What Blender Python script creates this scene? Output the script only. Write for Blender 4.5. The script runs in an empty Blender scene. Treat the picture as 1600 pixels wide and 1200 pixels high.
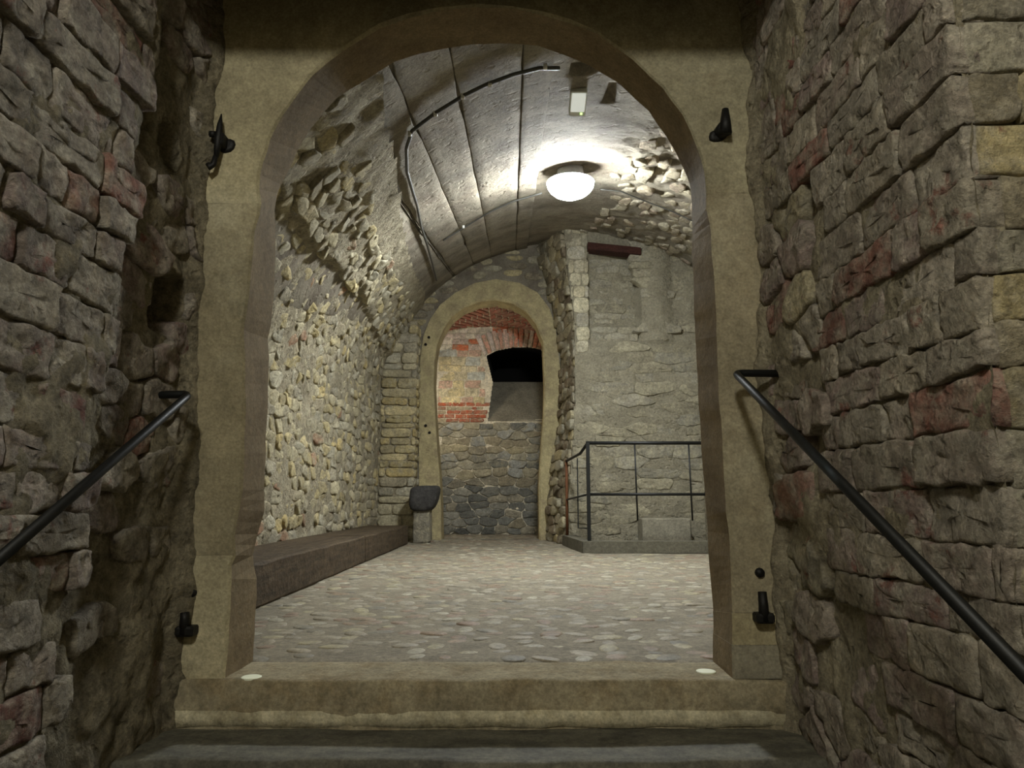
import bpy, math, random
from mathutils import Vector, noise

# ------------------------------------------------------------------ camera, light, exposure
scene = bpy.context.scene
COL = scene.collection
PITCH = math.radians(9.05)
F = 1130.0
CAMZ = 0.60
cam_d = bpy.data.cameras.new('camera')
cam_d.sensor_width = 36.0
cam_d.lens = 36.0 * F / 1600.0
cam_d.clip_start = 0.05
cam = bpy.data.objects.new('camera', cam_d)
COL.objects.link(cam)
cam.location = (0, 0, CAMZ)
cam.rotation_euler = (math.pi / 2 + PITCH, 0, 0)
scene.camera = cam

world = bpy.data.worlds.new('world')
scene.world = world
world.use_nodes = True
world.node_tree.nodes['Background'].inputs[0].default_value = (0.9, 0.95, 1.0, 1)
world.node_tree.nodes['Background'].inputs[1].default_value = 0.0

STAIR_LAMP = (-0.35, -0.95, CAMZ + 2.1)
STAIR_POWER = 180.0
STAIR_COLOR = (1.0, 0.99, 0.90)
ROOM_EMISSION = 385.0
ROOM_COLOR = (0.94, 0.985, 1.0)
ld = bpy.data.lights.new('stair_ceiling_light', 'POINT')
ld.energy = STAIR_POWER
ld.color = STAIR_COLOR
ld.shadow_soft_size = 0.17
lo = bpy.data.objects.new('stair_ceiling_light', ld)
COL.objects.link(lo)
lo.location = STAIR_LAMP

nd_ = bpy.data.lights.new('niche_added_fill', 'POINT')  # added warm fill behind the left jamb, no fixture, brightens the niche
nd_.energy = 21.0
nd_.color = (1.0, 0.90, 0.74)
nd_.shadow_soft_size = 0.08
no_ = bpy.data.objects.new('niche_added_fill', nd_)
COL.objects.link(no_)
no_.location = (-1.27, 11.62, 2.2)

vs = scene.view_settings
scene.display_settings.display_device = 'sRGB'
vs.view_transform = 'Standard'
vs.look = 'None'
vs.gamma = 1.0
vs.use_curve_mapping = False
vs.exposure = 0.0

# ------------------------------------------------------------------ helpers
CP, SP = math.cos(PITCH), math.sin(PITCH)


def ray(px, py):
    u = (px - 800.0) / F
    v = (600.0 - py) / F
    return Vector((u, CP - v * SP, SP + v * CP))


def at(px, py, Y):
    r = ray(px, py)
    return Vector((r.x / r.y * Y, Y, CAMZ + r.z / r.y * Y))


def lin(c):
    out = []
    for x in c:
        x = x / 255.0
        out.append(x / 12.92 if x <= 0.04045 else ((x + 0.055) / 1.055) ** 2.4)
    return tuple(out)


def fbm(p, oct=3):
    s, a, f = 0.0, 1.0, 1.0
    for i in range(oct):
        s += a * noise.noise(p * f)
        a *= 0.5
        f *= 2.1
    return s


def smooth(a, b, x):
    t = max(0.0, min(1.0, (x - a) / (b - a)))
    return t * t * (3 - 2 * t)


def interp(pts, x):
    if x <= pts[0][0]:
        return pts[0][1]
    for (a, va), (b, vb) in zip(pts, pts[1:]):
        if x <= b:
            return va + (vb - va) * (x - a) / (b - a)
    return pts[-1][1]


def tag(o, label=None, cat=None, group=None, kind=None):
    if label:
        o['label'] = label
    if cat:
        o['category'] = cat
    if group:
        o['group'] = group
    if kind:
        o['kind'] = kind
    return o


def empty(name, loc=(0, 0, 0)):
    o = bpy.data.objects.new(name, None)
    o.location = loc
    o.empty_display_size = 0.1
    COL.objects.link(o)
    return o


def link(o, parent=None):
    COL.objects.link(o)
    if parent is not None:
        o.parent = parent
        o.matrix_parent_inverse.identity()
        # parents here are unrotated and unscaled
        o.location = Vector(o.location) - world_loc(parent)
    return o


def world_loc(o):
    v = Vector(o.location)
    while o.parent is not None:
        o = o.parent
        v += Vector(o.location)
    return v


def build(name, verts, faces, mat, parent=None, shade=True, tint=None, origin=None):
    verts = [Vector(v) for v in verts]
    if origin is None:
        lo_ = Vector((min(v.x for v in verts), min(v.y for v in verts), min(v.z for v in verts)))
        hi_ = Vector((max(v.x for v in verts), max(v.y for v in verts), max(v.z for v in verts)))
        origin = Vector(((lo_.x + hi_.x) / 2, (lo_.y + hi_.y) / 2, lo_.z))
    origin = Vector(origin)
    me = bpy.data.meshes.new(name)
    me.from_pydata([v - origin for v in verts], [], faces)
    me.materials.append(mat)
    if shade:
        me.polygons.foreach_set('use_smooth', [True] * len(me.polygons))
    if tint is not None:
        a = me.attributes.new('tint', 'FLOAT_COLOR', 'POINT')
        if isinstance(tint, list):
            flat = []
            for t in tint:
                flat += [t[0], t[1], t[2], 1.0]
        else:
            flat = [tint[0], tint[1], tint[2], 1.0] * len(verts)
        a.data.foreach_set('color', flat)
    me.update()
    o = bpy.data.objects.new(name, me)
    o.location = origin
    return link(o, parent)


class MB:
    """collects shapes for one mesh"""

    def __init__(self):
        self.v, self.f = [], []

    def box(self, a, b, chamfer=0.0):
        a, b = Vector(a), Vector(b)
        c = min(chamfer, 0.45 * min(abs(b[i] - a[i]) for i in range(3)))
        n = len(self.v)
        if c <= 0:
            for z in (a.z, b.z):
                for x, y in ((a.x, a.y), (b.x, a.y), (b.x, b.y), (a.x, b.y)):
                    self.v.append(Vector((x, y, z)))
            self.f += [(n + 3, n + 2, n + 1, n), (n + 4, n + 5, n + 6, n + 7)]
            for i in range(4):
                j = (i + 1) % 4
                self.f.append((n + i, n + j, n + 4 + j, n + 4 + i))
            return self

        def ring(z, ins):
            x0, x1, y0, y1 = a.x + ins, b.x - ins, a.y + ins, b.y - ins
            k = c
            return [(x0 + k, y0, z), (x1 - k, y0, z), (x1, y0 + k, z), (x1, y1 - k, z),
                    (x1 - k, y1, z), (x0 + k, y1, z), (x0, y1 - k, z), (x0, y0 + k, z)]
        for z, ins in ((a.z, c * .6), (a.z + c, 0), (b.z - c, 0), (b.z, c * .6)):
            self.v += [Vector(p) for p in ring(z, ins)]
        self.f.append(tuple(n + 7 - i for i in range(8)))
        for r in range(3):
            for i in range(8):
                j = (i + 1) % 8
                self.f.append((n + r * 8 + i, n + r * 8 + j, n + r * 8 + 8 + j, n + r * 8 + 8 + i))
        self.f.append(tuple(n + 24 + i for i in range(8)))
        return self

    def tube(self, pts, r, k=10, caps=True):
        pts = [Vector(p) for p in pts]
        n0 = len(self.v)
        m = len(pts)
        up = None
        for i, p in enumerate(pts):
            d = (pts[min(i + 1, m - 1)] - pts[max(i - 1, 0)]).normalized()
            if up is None:
                up = Vector((0, 0, 1)) if abs(d.z) < .9 else Vector((1, 0, 0))
            s = d.cross(up).normalized()
            up = s.cross(d).normalized()
            rr = r[i] if isinstance(r, (list, tuple)) else r
            for j in range(k):
                a = 2 * math.pi * j / k
                self.v.append(p + s * (math.cos(a) * rr) + up * (math.sin(a) * rr))
        for i in range(m - 1):
            for j in range(k):
                q = (j + 1) % k
                self.f.append((n0 + i * k + j, n0 + i * k + q, n0 + (i + 1) * k + q, n0 + (i + 1) * k + j))
        if caps:
            self.f.append(tuple(n0 + k - 1 - j for j in range(k)))
            self.f.append(tuple(n0 + (m - 1) * k + j for j in range(k)))
        return self

    def lathe(self, c, prof, k=32):
        """prof: list of (r, z) from bottom to top"""
        c = Vector(c)
        n0 = len(self.v)
        for r, z in prof:
            for j in range(k):
                a = 2 * math.pi * j / k
                self.v.append(c + Vector((r * math.cos(a), r * math.sin(a), z)))
        for i in range(len(prof) - 1):
            for j in range(k):
                q = (j + 1) % k
                self.f.append((n0 + i * k + j, n0 + i * k + q, n0 + (i + 1) * k + q, n0 + (i + 1) * k + j))
        self.f.append(tuple(n0 + k - 1 - j for j in range(k)))
        e = n0 + (len(prof) - 1) * k
        self.f.append(tuple(e + j for j in range(k)))
        return self

    def build(self, name, mat, parent=None, shade=False, tint=None, origin=None):
        return build(name, self.v, self.f, mat, parent, shade, tint, origin)


# ------------------------------------------------------------------ materials
def new_mat(name):
    m = bpy.data.materials.new(name)
    m.use_nodes = True
    nt = m.node_tree
    nt.nodes.clear()
    out = nt.nodes.new('ShaderNodeOutputMaterial')
    b = nt.nodes.new('ShaderNodeBsdfPrincipled')
    nt.links.new(b.outputs[0], out.inputs[0])
    return m, nt, b


def nd(nt, t, **kw):
    n = nt.nodes.new(t)
    for k, v in kw.items():
        setattr(n, k, v)
    return n


def mix(nt, blend, fac, a, b):
    n = nt.nodes.new('ShaderNodeMix')
    n.data_type = 'RGBA'
    n.blend_type = blend
    for sock, val in ((n.inputs[0], fac), (n.inputs[6], a), (n.inputs[7], b)):
        if hasattr(val, 'links'):
            nt.links.new(val, sock)
        else:
            sock.default_value = val if isinstance(val, (int, float)) else (*val, 1.0)
    return n.outputs[2]


def noise_tex(nt, pos, scale, detail=6, rough=0.6, stretch=None):
    if stretch:
        mp = nd(nt, 'ShaderNodeMapping')
        mp.inputs['Scale'].default_value = stretch
        nt.links.new(pos, mp.inputs[0])
        pos = mp.outputs[0]
    n = nd(nt, 'ShaderNodeTexNoise')
    n.inputs['Scale'].default_value = scale
    n.inputs['Detail'].default_value = detail
    n.inputs['Roughness'].default_value = rough
    nt.links.new(pos, n.inputs['Vector'])
    return n.outputs['Fac']


def ramp(nt, fac, stops):
    r = nd(nt, 'ShaderNodeValToRGB')
    while len(r.color_ramp.elements) < len(stops):
        r.color_ramp.elements.new(0.5)
    for e, (p, c) in zip(r.color_ramp.elements, stops):
        e.position = p
        e.color = (c, c, c, 1) if isinstance(c, (int, float)) else (*c, 1)
    nt.links.new(fac, r.inputs[0])
    return r.outputs[0]


def masonry(name, base=None, second=None, second_amt=(0.45, 0.62), stain=None, stain_amt=(0.6, 0.75), var=(0.62, 1.25),
            scale=5.0, bump=0.5, dist=0.02, bscale=18.0, rough=0.93, pits=0.0, stretch=None,
            red=None, micro=(0.72, 1.25), mscale=34.0):
    """tint attribute (or a base colour) with patches of a second colour, stains, grain and relief"""
    m, nt, b = new_mat(name)
    geo = nd(nt, 'ShaderNodeNewGeometry')
    pos = geo.outputs['Position']
    if base is None:
        at_ = nd(nt, 'ShaderNodeAttribute', attribute_name='tint')
        c = at_.outputs['Color']
    else:
        rgb = nd(nt, 'ShaderNodeRGB')
        rgb.outputs[0].default_value = (*lin(base), 1)
        c = rgb.outputs[0]
    if second:
        n2 = noise_tex(nt, pos, scale * 1.7, 8, 0.68, stretch)
        f2 = ramp(nt, n2, [(second_amt[0], 0.0), (second_amt[1], 0.85)])
        c = mix(nt, 'MIX', f2, c, lin(second))
    if stain:
        n3 = noise_tex(nt, pos, scale * 0.6, 7, 0.7, stretch)
        f3 = ramp(nt, n3, [(stain_amt[0], 0.0), (stain_amt[1], 0.8)])
        c = mix(nt, 'MIX', f3, c, lin(stain))
    n1 = noise_tex(nt, pos, scale, 8, 0.65, stretch)
    v1 = ramp(nt, n1, [(0.3, var[0]), (0.7, var[1])])
    c = mix(nt, 'MULTIPLY', 1.0, c, v1)
    if red:
        n6 = noise_tex(nt, pos, 9.0, 6, 0.7)
        f6 = ramp(nt, n6, [(0.60, 0.0), (0.68, 0.75)])
        c = mix(nt, 'MIX', f6, c, lin(red))
    n5 = noise_tex(nt, pos, mscale, 5, 0.7)
    v5 = ramp(nt, n5, [(0.33, micro[0]), (0.67, micro[1])])
    c = mix(nt, 'MULTIPLY', 1.0, c, v5)
    n4 = noise_tex(nt, pos, 110, 3, 0.6)
    v4 = ramp(nt, n4, [(0.3, 0.8), (0.7, 1.18)])
    c = mix(nt, 'MULTIPLY', 1.0, c, v4)
    nt.links.new(c, b.inputs['Base Color'])
    b.inputs['Roughness'].default_value = rough
    b.inputs['Specular IOR Level'].default_value = 0.25
    nb = noise_tex(nt, pos, bscale, 8, 0.7)
    h = nb
    if pits > 0:
        nv = noise_tex(nt, pos, bscale * 0.8, 2, 0.5)
        pv = ramp(nt, nv, [(0.30, 0.0), (0.40, 1.0)])
        mm = nd(nt, 'ShaderNodeMath', operation='MULTIPLY_ADD')
        nt.links.new(pv, mm.inputs[0])
        mm.inputs[1].default_value = pits
        nt.links.new(nb, mm.inputs[2])
        h = mm.outputs[0]
    bp = nd(nt, 'ShaderNodeBump')
    bp.inputs['Strength'].default_value = bump
    bp.inputs['Distance'].default_value = dist
    nt.links.new(h, bp.inputs['Height'])
    nt.links.new(bp.outputs[0], b.inputs['Normal'])
    return m


def plain(name, col, rough=0.6, metal=0.0, bump=0.0, spec=0.4, var=(0.8, 1.15), scale=20):
    m, nt, b = new_mat(name)
    geo = nd(nt, 'ShaderNodeNewGeometry')
    n1 = noise_tex(nt, geo.outputs['Position'], scale, 6, 0.6)
    v1 = ramp(nt, n1, [(0.3, var[0]), (0.7, var[1])])
    c = mix(nt, 'MULTIPLY', 1.0, lin(col), v1)
    nt.links.new(c, b.inputs['Base Color'])
    b.inputs['Roughness'].default_value = rough
    b.inputs['Metallic'].default_value = metal
    b.inputs['Specular IOR Level'].default_value = spec
    if bump:
        nb = noise_tex(nt, geo.outputs['Position'], scale * 4, 5, 0.6)
        bp = nd(nt, 'ShaderNodeBump')
        bp.inputs['Strength'].default_value = bump
        bp.inputs['Distance'].default_value = 0.004
        nt.links.new(nb, bp.inputs['Height'])
        nt.links.new(bp.outputs[0], b.inputs['Normal'])
    return m


M = {}
M['stone'] = masonry('stone', second=(168, 160, 134), second_amt=(0.46, 0.66), var=(0.72, 1.25), scale=6, bump=0.8, dist=0.03, bscale=20, micro=(0.66, 1.28))
M['dark_stone'] = masonry('dark_stone', second=(92, 88, 82), second_amt=(0.55, 0.75), var=(0.7, 1.25), scale=6, bump=0.8, dist=0.03, bscale=16)
M['grey_stone'] = masonry('grey_stone', second=(136, 131, 116), second_amt=(0.52, 0.72), var=(0.7, 1.25), scale=6, bump=0.8, dist=0.03, bscale=20, micro=(0.66, 1.28))
M['brick'] = masonry('dusty_brick', second=(174, 167, 150), second_amt=(0.42, 0.64), stain=(122, 113, 96), stain_amt=(0.6, 0.78),
                     var=(0.66, 1.3), scale=7, bump=1.0, dist=0.03, bscale=24, pits=0.35, red=(136, 84, 72), micro=(0.62, 1.35))
M['mortar'] = masonry('rough_mortar', base=(166, 157, 133), second=(142, 132, 110), stain=(174, 165, 138), var=(0.68, 1.25), scale=6, bump=1.0, dist=0.04, bscale=18, pits=0.35, micro=(0.64, 1.3))
M['face_mortar'] = masonry('face_mortar', base=(156, 149, 128), second=(144, 137, 116), stain=(162, 156, 138), var=(0.8, 1.18), scale=4, bump=1.0, dist=0.04, bscale=16, pits=0.3, micro=(0.74, 1.2))
M['mortar_dark'] = masonry('dark_mortar', base=(146, 137, 114), second=(118, 109, 88), stain=(150, 142, 112), var=(0.62, 1.3), scale=6, bump=1.0, dist=0.045, bscale=17, pits=0.35, micro=(0.62, 1.35))
M['portal'] = masonry('portal_sandstone', second=(148, 137, 110), second_amt=(0.5, 0.66), stain=(178, 171, 144), stain_amt=(0.52, 0.7),
                      var=(0.66, 1.24), scale=2.6, bump=0.6, dist=0.012, bscale=26, pits=0.2, micro=(0.82, 1.14))
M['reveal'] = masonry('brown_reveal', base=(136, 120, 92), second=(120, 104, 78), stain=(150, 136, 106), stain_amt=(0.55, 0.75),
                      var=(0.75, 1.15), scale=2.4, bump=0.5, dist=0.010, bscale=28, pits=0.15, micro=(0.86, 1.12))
M['step'] = masonry('step_stone', base=(154, 144, 118), second=(134, 120, 92), stain=(162, 156, 132), var=(0.7, 1.2), scale=4, bump=0.5, dist=0.01, bscale=24, pits=0.2)
M['step_dark'] = masonry('worn_dark_step', base=(100, 97, 84), second=(84, 82, 73), stain=(124, 118, 98), stain_amt=(0.6, 0.75), var=(0.6, 1.3), scale=4, bump=0.4, dist=0.008, bscale=24, rough=0.75, stretch=(1, 2.5, 1))
M['render'] = masonry('pale_render', base=(190, 182, 154), second=(168, 158, 128), var=(0.75, 1.2), scale=8, bump=0.5, dist=0.012, bscale=24, pits=0.2)
M['white_render'] = masonry('lime_wash', base=(224, 215, 192), second=(208, 196, 168), var=(0.8, 1.15), scale=6, bump=0.5, dist=0.012, bscale=24)
M['floor'] = masonry('cobble_mortar', base=(138, 130, 112), second=(123, 115, 99), stain=(148, 141, 124), var=(0.78, 1.2), scale=3.5, bump=0.6, dist=0.012, bscale=28, rough=0.8)
M['cobble'] = masonry('cobble', second=(146, 138, 118), second_amt=(0.5, 0.7), var=(0.7, 1.2), scale=9, bump=0.35, dist=0.006, bscale=30, rough=0.6)
M['vault'] = masonry('vault_plaster', base=(138, 131, 115), second=(114, 104, 91), stain=(152, 147, 134), var=(0.66, 1.25), scale=1.8, bump=0.6, dist=0.03, bscale=14, pits=0.5, micro=(0.84, 1.14))
M['band'] = masonry('arch_plaster', base=(186, 173, 132), second=(164, 150, 118), stain=(150, 134, 108), var=(0.72, 1.2), scale=3, bump=0.7, dist=0.03, bscale=14, pits=0.2, micro=(0.8, 1.15))
M['kerb'] = masonry('kerb_concrete', base=(104, 100, 86), second=(92, 88, 76), var=(0.8, 1.15), scale=3, bump=0.25, dist=0.008, bscale=30)
M['slab'] = masonry('slab_concrete', base=(146, 140, 122), second=(132, 126, 110), var=(0.8, 1.15), scale=3, bump=0.25, dist=0.008, bscale=30)
M['wood'] = masonry('old_oak', base=(84, 71, 54), second=(64, 54, 42), stain=(118, 107, 88), stain_amt=(0.6, 0.75), var=(0.6, 1.25), scale=3, bump=1.0, dist=0.02, bscale=14, rough=0.75, stretch=(6, 0.5, 6), micro=(0.6, 1.4), mscale=22)
M['wood_red'] = masonry('dark_red_timber', base=(70, 42, 34), second=(52, 32, 27), var=(0.7, 1.2), scale=4, bump=0.5, dist=0.01, bscale=16, stretch=(0.6, 6, 6))
M['iron'] = plain('wrought_iron', (34, 33, 31), 0.55, 0.5, 0.4)
M['rail'] = plain('painted_rail', (22, 23, 22), 0.5, 0.2, 0.1, 0.4)
M['rust'] = plain('rusty_iron', (104, 66, 40), 0.8, 0.2, 0.5)
M['hole'] = plain('hole_black', (20, 17, 14), 0.95)  # black base colour standing in for the shade inside openings
M['cable'] = plain('cable', (70, 70, 66), 0.5)
M['clip'] = plain('clip', (200, 198, 190), 0.5)
M['white_box'] = plain('white_plastic', (226, 228, 220), 0.4, var=(0.95, 1.03))
M['marker'] = plain('marker', (238, 240, 214), 0.5, var=(0.95, 1.03))
M['housing'] = plain('lamp_housing', (215, 216, 220), 0.5)
m, nt, b = new_mat('lamp_glass')
b.inputs['Base Color'].default_value = (0.9, 0.9, 0.9, 1)
b.inputs['Emission Color'].default_value = (*ROOM_COLOR, 1)
b.inputs['Emission Strength'].default_value = ROOM_EMISSION
M['lamp'] = m
m, nt, b = new_mat('led')
b.inputs['Base Color'].default_value = (0.4, 0.9, 0.3, 1)
b.inputs['Emission Color'].default_value = (0.6, 1, 0.3, 1)
b.inputs['Emission Strength'].default_value = 2.0
M['led'] = m
m, nt, b = new_mat('emergency_diffuser')
b.inputs['Base Color'].default_value = (0.85, 0.87, 0.82, 1)
b.inputs['Emission Color'].default_value = (0.95, 1, 0.92, 1)
b.inputs['Emission Strength'].default_value = 0.45
M['glow'] = m


# ------------------------------------------------------------------ masonry geometry
def resample(poly, n):
    pts = [Vector((p[0], p[1], 0)) for p in poly]
    L = [(pts[(i + 1) % len(pts)] - pts[i]).length for i in range(len(pts))]
    T = sum(L)
    out = []
    i, acc = 0, 0.0
    for k in range(n):
        d = T * k / n
        while acc + L[i] < d and i < len(pts) - 1:
            acc += L[i]
            i += 1
        t = (d - acc) / max(L[i], 1e-9)
        out.append(pts[i].lerp(pts[(i + 1) % len(pts)], t))
    return out


def stone_geo(poly, mapf, out, gap=0.006, bev=0.015, n=12, amp=0.004, seed=0, emb=0.03, rings=1, tilt=0.0, freq=9.0, rounded=1):
    rnd = random.Random(seed)
    us = [p[0] for p in poly]
    vs_ = [p[1] for p in poly]
    c = Vector((sum(us) / len(us), sum(vs_) / len(vs_), 0))
    c = Vector(((min(us) + max(us)) / 2 * .5 + c.x * .5, (min(vs_) + max(vs_)) / 2 * .5 + c.y * .5, 0))
    hx = max(1e-4, (max(us) - min(us)) / 2)
    hy = max(1e-4, (max(vs_) - min(vs_)) / 2)
    P = resample(poly, n)
    for _ in range(rounded):
        P = [P[i] * .5 + (P[i - 1] + P[(i + 1) % n]) * .25 for i in range(n)]

    def ins(p, d):
        fx = max(0.05, 1 - d / hx)
        fy = max(0.05, 1 - d / hy)
        return Vector((c.x + (p.x - c.x) * fx, c.y + (p.y - c.y) * fy, 0))
    so = Vector((rnd.uniform(0, 50), rnd.uniform(0, 50), rnd.uniform(0, 50)))
    tx, ty = rnd.uniform(-tilt, tilt), rnd.uniform(-tilt, tilt)
    mn = min(hx, hy)
    bev = min(bev, mn * .5)
    prof = [(gap, min(-emb, out - emb)), (gap, out - bev * .8), (gap + bev * .45, out - bev * .2), (gap + bev * 1.2, out)]
    for r in range(rings):
        prof.append((gap + bev * 1.2 + (mn - gap - bev * 1.2) * (r + 1) / (rings + 1.0), out))
    verts = []
    for k, (d, h) in enumerate(prof):
        for p in P:
            q = ins(p, d)
            nz = so + Vector((q.x * freq, q.y * freq, 0))
            if k > 0:
                j = amp * 1.3
                q2 = Vector((q.x + j * noise.noise(nz * 2.3 + Vector((7, 0, 0))), q.y + j * noise.noise(nz * 2.3 + Vector((0, 9, 0))), 0))
            else:
                q2 = q
            hh = h
            if k > 0:
                hh += amp * fbm(nz * 1.6) * (1.0 if k > 1 else .6) + tx * (q.x - c.x) + ty * (q.y - c.y)
            verts.append(mapf(q2.x, q2.y, hh))
    nz = so + Vector((c.x * freq, c.y * freq, 0))
    verts.append(mapf(c.x, c.y, out + amp * fbm(nz * 1.6)))
    faces = []
    K = len(prof)
    for k in range(K - 1):
        for i in range(n):
            j = (i + 1) % n
            faces.append((k * n + i, k * n + j, (k + 1) * n + j, (k + 1) * n + i))
    for i in range(n):
        faces.append(((K - 1) * n + i, (K - 1) * n + (i + 1) % n, K * n))
    return verts, faces


class Joined:
    def __init__(self):
        self.v, self.f, self.t = [], [], []

    def add(self, v, f, tint):
        n = len(self.v)
        self.v += v
        self.f += [tuple(i + n for i in q) for q in f]
        self.t += [tint] * len(v)

    def build(self, name, mat, parent):
        if not self.v:
            return None
        o = build(name, self.v, self.f, mat, parent, True, self.t)
        o['kind'] = 'stuff'
        return o


def clip(poly, a, b, c):
    """keep a*x+b*y<=c"""
    out = []
    for i in range(len(poly)):
        p, q = poly[i], poly[(i + 1) % len(poly)]
        dp, dq = a * p[0] + b * p[1] - c, a * q[0] + b * q[1] - c
        if dp <= 0:
            out.append(p)
        if (dp < 0 < dq) or (dq < 0 < dp):
            t = dp / (dp - dq)
            out.append((p[0] + (q[0] - p[0]) * t, p[1] + (q[1] - p[1]) * t))
    return out


def cells(u0, u1, v0, v1, w, h, jit=0.32, seed=1, keep=None, hvar=0.0):
    """random-rubble cells: Voronoi of jittered rows, stones about w by h"""
    rnd = random.Random(seed)
    seeds = []
    rows = max(1, int(round((v1 - v0) / h)))
    hh = (v1 - v0) / rows
    for r in range(-1, rows + 1):
        u = u0 - w * rnd.uniform(0.2, 1.2)
        while u < u1 + w:
            seeds.append((u / w, (v0 + (r + .5 + rnd.uniform(-jit, jit)) * hh) / h))
            u += w * rnd.uniform(0.62, 1.45)
    res = []
    for i, s in enumerate(seeds):
        su, sv = s[0] * w, s[1] * h
        if not (u0 - w * .3 <= su <= u1 + w * .3 and v0 - h * .3 <= sv <= v1 + h * .3):
            continue
        if keep and not keep(su, sv):
            continue
        poly = [(s[0] - 2, s[1] - 2), (s[0] + 2, s[1] - 2), (s[0] + 2, s[1] + 2), (s[0] - 2, s[1] + 2)]
        for j, t in enumerate(seeds):
            if j == i:
                continue
            dx, dy = t[0] - s[0], t[1] - s[1]
            if abs(dx) > 3.2 or abs(dy) > 3.2:
                continue
            c = (t[0] ** 2 + t[1] ** 2 - s[0] ** 2 - s[1] ** 2) / 2
            poly = clip(poly, dx, dy, c)
            if len(poly) < 3:
                break
        if len(poly) < 3:
            continue
        poly = [(p[0] * w, p[1] * h) for p in poly]
        poly = clip(poly, 1, 0, u1)
        poly = clip(poly, -1, 0, -u0) if poly else poly
        poly = clip(poly, 0, 1, v1) if poly else poly
        poly = clip(poly, 0, -1, -v0) if poly else poly
        if len(poly) >= 3:
            us = [p[0] for p in poly]
            vv = [p[1] for p in poly]
            if max(us) - min(us) > .25 * w and max(vv) - min(vv) > .25 * h:
                res.append(poly)
    return res


COURSE = []


def courses(u0, u1, v0, v1, h, lmin, lmax, seed=1, wave=0.01, hvar=0.15, slope=0.0):
    """brick courses: list of 8-point polygons"""
    rnd = random.Random(seed)
    COURSE.clear()
    lines = [v0]
    while lines[-1] < v1:
        lines.append(lines[-1] + h * rnd.uniform(1 - hvar, 1 + hvar))
    res = []

    def lv(k, u):
        return lines[k] + wave * noise.noise(Vector((u * 2.2, k * 3.1, seed))) + slope * (u - u0)
    for k in range(len(lines) - 1):
        u = u0 - rnd.uniform(0, lmax)
        while u < u1:
            l = rnd.uniform(lmin, lmax)
            if rnd.random() < .22:
                l *= .55
            a, b_ = max(u, u0), min(u + l, u1)
            u += l
            if b_ - a < .04:
                continue
            e1, e2 = rnd.uniform(-.01, .01), rnd.uniform(-.01, .01)
            mid = (a + b_) / 2
            COURSE.append(k)
            res.append([(a, lv(k, a)), (mid, lv(k, mid)), (b_, lv(k, b_)), (b_ + e2, (lv(k, b_) + lv(k + 1, b_)) / 2),
                        (b_, lv(k + 1, b_)), (mid, lv(k + 1, mid)), (a, lv(k + 1, a)), (a + e1, (lv(k, a) + lv(k + 1, a)) / 2)])
    return res


def cen(poly):
    return sum(p[0] for p in poly) / len(poly), sum(p[1] for p in poly) / len(poly)


def area(poly):
    s = 0
    for i in range(len(poly)):
        p, q = poly[i], poly[(i + 1) % len(poly)]
        s += p[0] * q[1] - p[1] * q[0]
    return abs(s) / 2


def grid_bed(name, mapf, u0, u1, v0, v1, nu, nv, disp, mat, parent=None, cut=None, tint=None):
    verts, faces = [], []
    for j in range(nv + 1):
        v = v0 + (v1 - v0) * j / nv
        for i in range(nu + 1):
            u = u0 + (u1 - u0) * i / nu
            verts.append(mapf(u, v, disp(u, v)))
    for j in range(nv):
        for i in range(nu):
            if cut and cut(u0 + (u1 - u0) * (i + .5) / nu, v0 + (v1 - v0) * (j + .5) / nv):
                continue
            a = j * (nu + 1) + i
            faces.append((a, a + 1, a + nu + 2, a + nu + 1))
    return build(name, verts, faces, mat, parent, True, tint)


def pick(rnd, pal):
    c = rnd.choice(pal)
    k = rnd.uniform(.86, 1.12)
    return tuple(min(1, x * k) for x in lin(c))


DUSTY = [(162, 150, 136), (156, 142, 130), (168, 159, 144), (158, 141, 132), (150, 140, 126), (166, 156, 138)]
REDDISH = [(152, 112, 98), (148, 106, 94), (156, 124, 110), (140, 104, 92)]
RUBBLE = [(172, 162, 132), (166, 158, 134), (180, 170, 140), (160, 150, 126), (168, 162, 142), (182, 168, 128), (154, 147, 128)]
GREYS = [(140, 139, 129), (124, 124, 116), (150, 147, 134), (110, 110, 103), (162, 155, 136), (154, 147, 120)]
YELLOW = [(182, 164, 116), (174, 160, 118), (168, 156, 122), (186, 172, 132), (160, 146, 106)]

# ------------------------------------------------------------------ stair side of the place
PY = 2.57          # front of the portal wall
PB = 2.84          # its back
XL, XR = -1.18, 0.94

# --- left stair wall


def edge_left(z):
    return 1.82 + .125 * z + .03 * noise.noise(Vector((z * 5, 3.3, 0)))


def left_off(u, v):
    return .075 * (1 - smooth(edge_left(v) - .01, edge_left(v) + .03, u))


def map_left(u, v, d):
    return Vector((XL + d, u, v))


def left_disp(u, v):
    p = Vector((1.7, u * 5, v * 5))
    d = left_off(u, v) + .024 * fbm(p, 4) + .010 * fbm(Vector((3, u * 17, v * 17)), 3)
    if u > edge_left(v):
        d += .03 * fbm(Vector((u * 2.2, v * 2.2, 9)), 2)
        d -= .22 * smooth(.0, .02, min(u - 2.30, 2.5 - u)) * smooth(0, .02, min(v - 1.15, 1.37 - v))
        for (cu, cv, ru, rv, a) in ((2.12, 1.83, .07, .11, .10), (2.32, 1.80, .07, .10, .09), (2.12, 1.0, .05, .06, .05), (2.3, .75, .06, .1, .05)):
            q = ((u - cu) / ru) ** 2 + ((v - cv) / rv) ** 2
            if q < 1:
                d -= a * math.sqrt(1 - q)
        if v < .9:
            d += .03 * smooth(.9, .1, v) * (1 + .5 * fbm(Vector((u * 7, v * 7, 2)), 3))
        d += .05 * smooth(2.5, 2.57, u)
    return d - .004


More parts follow.
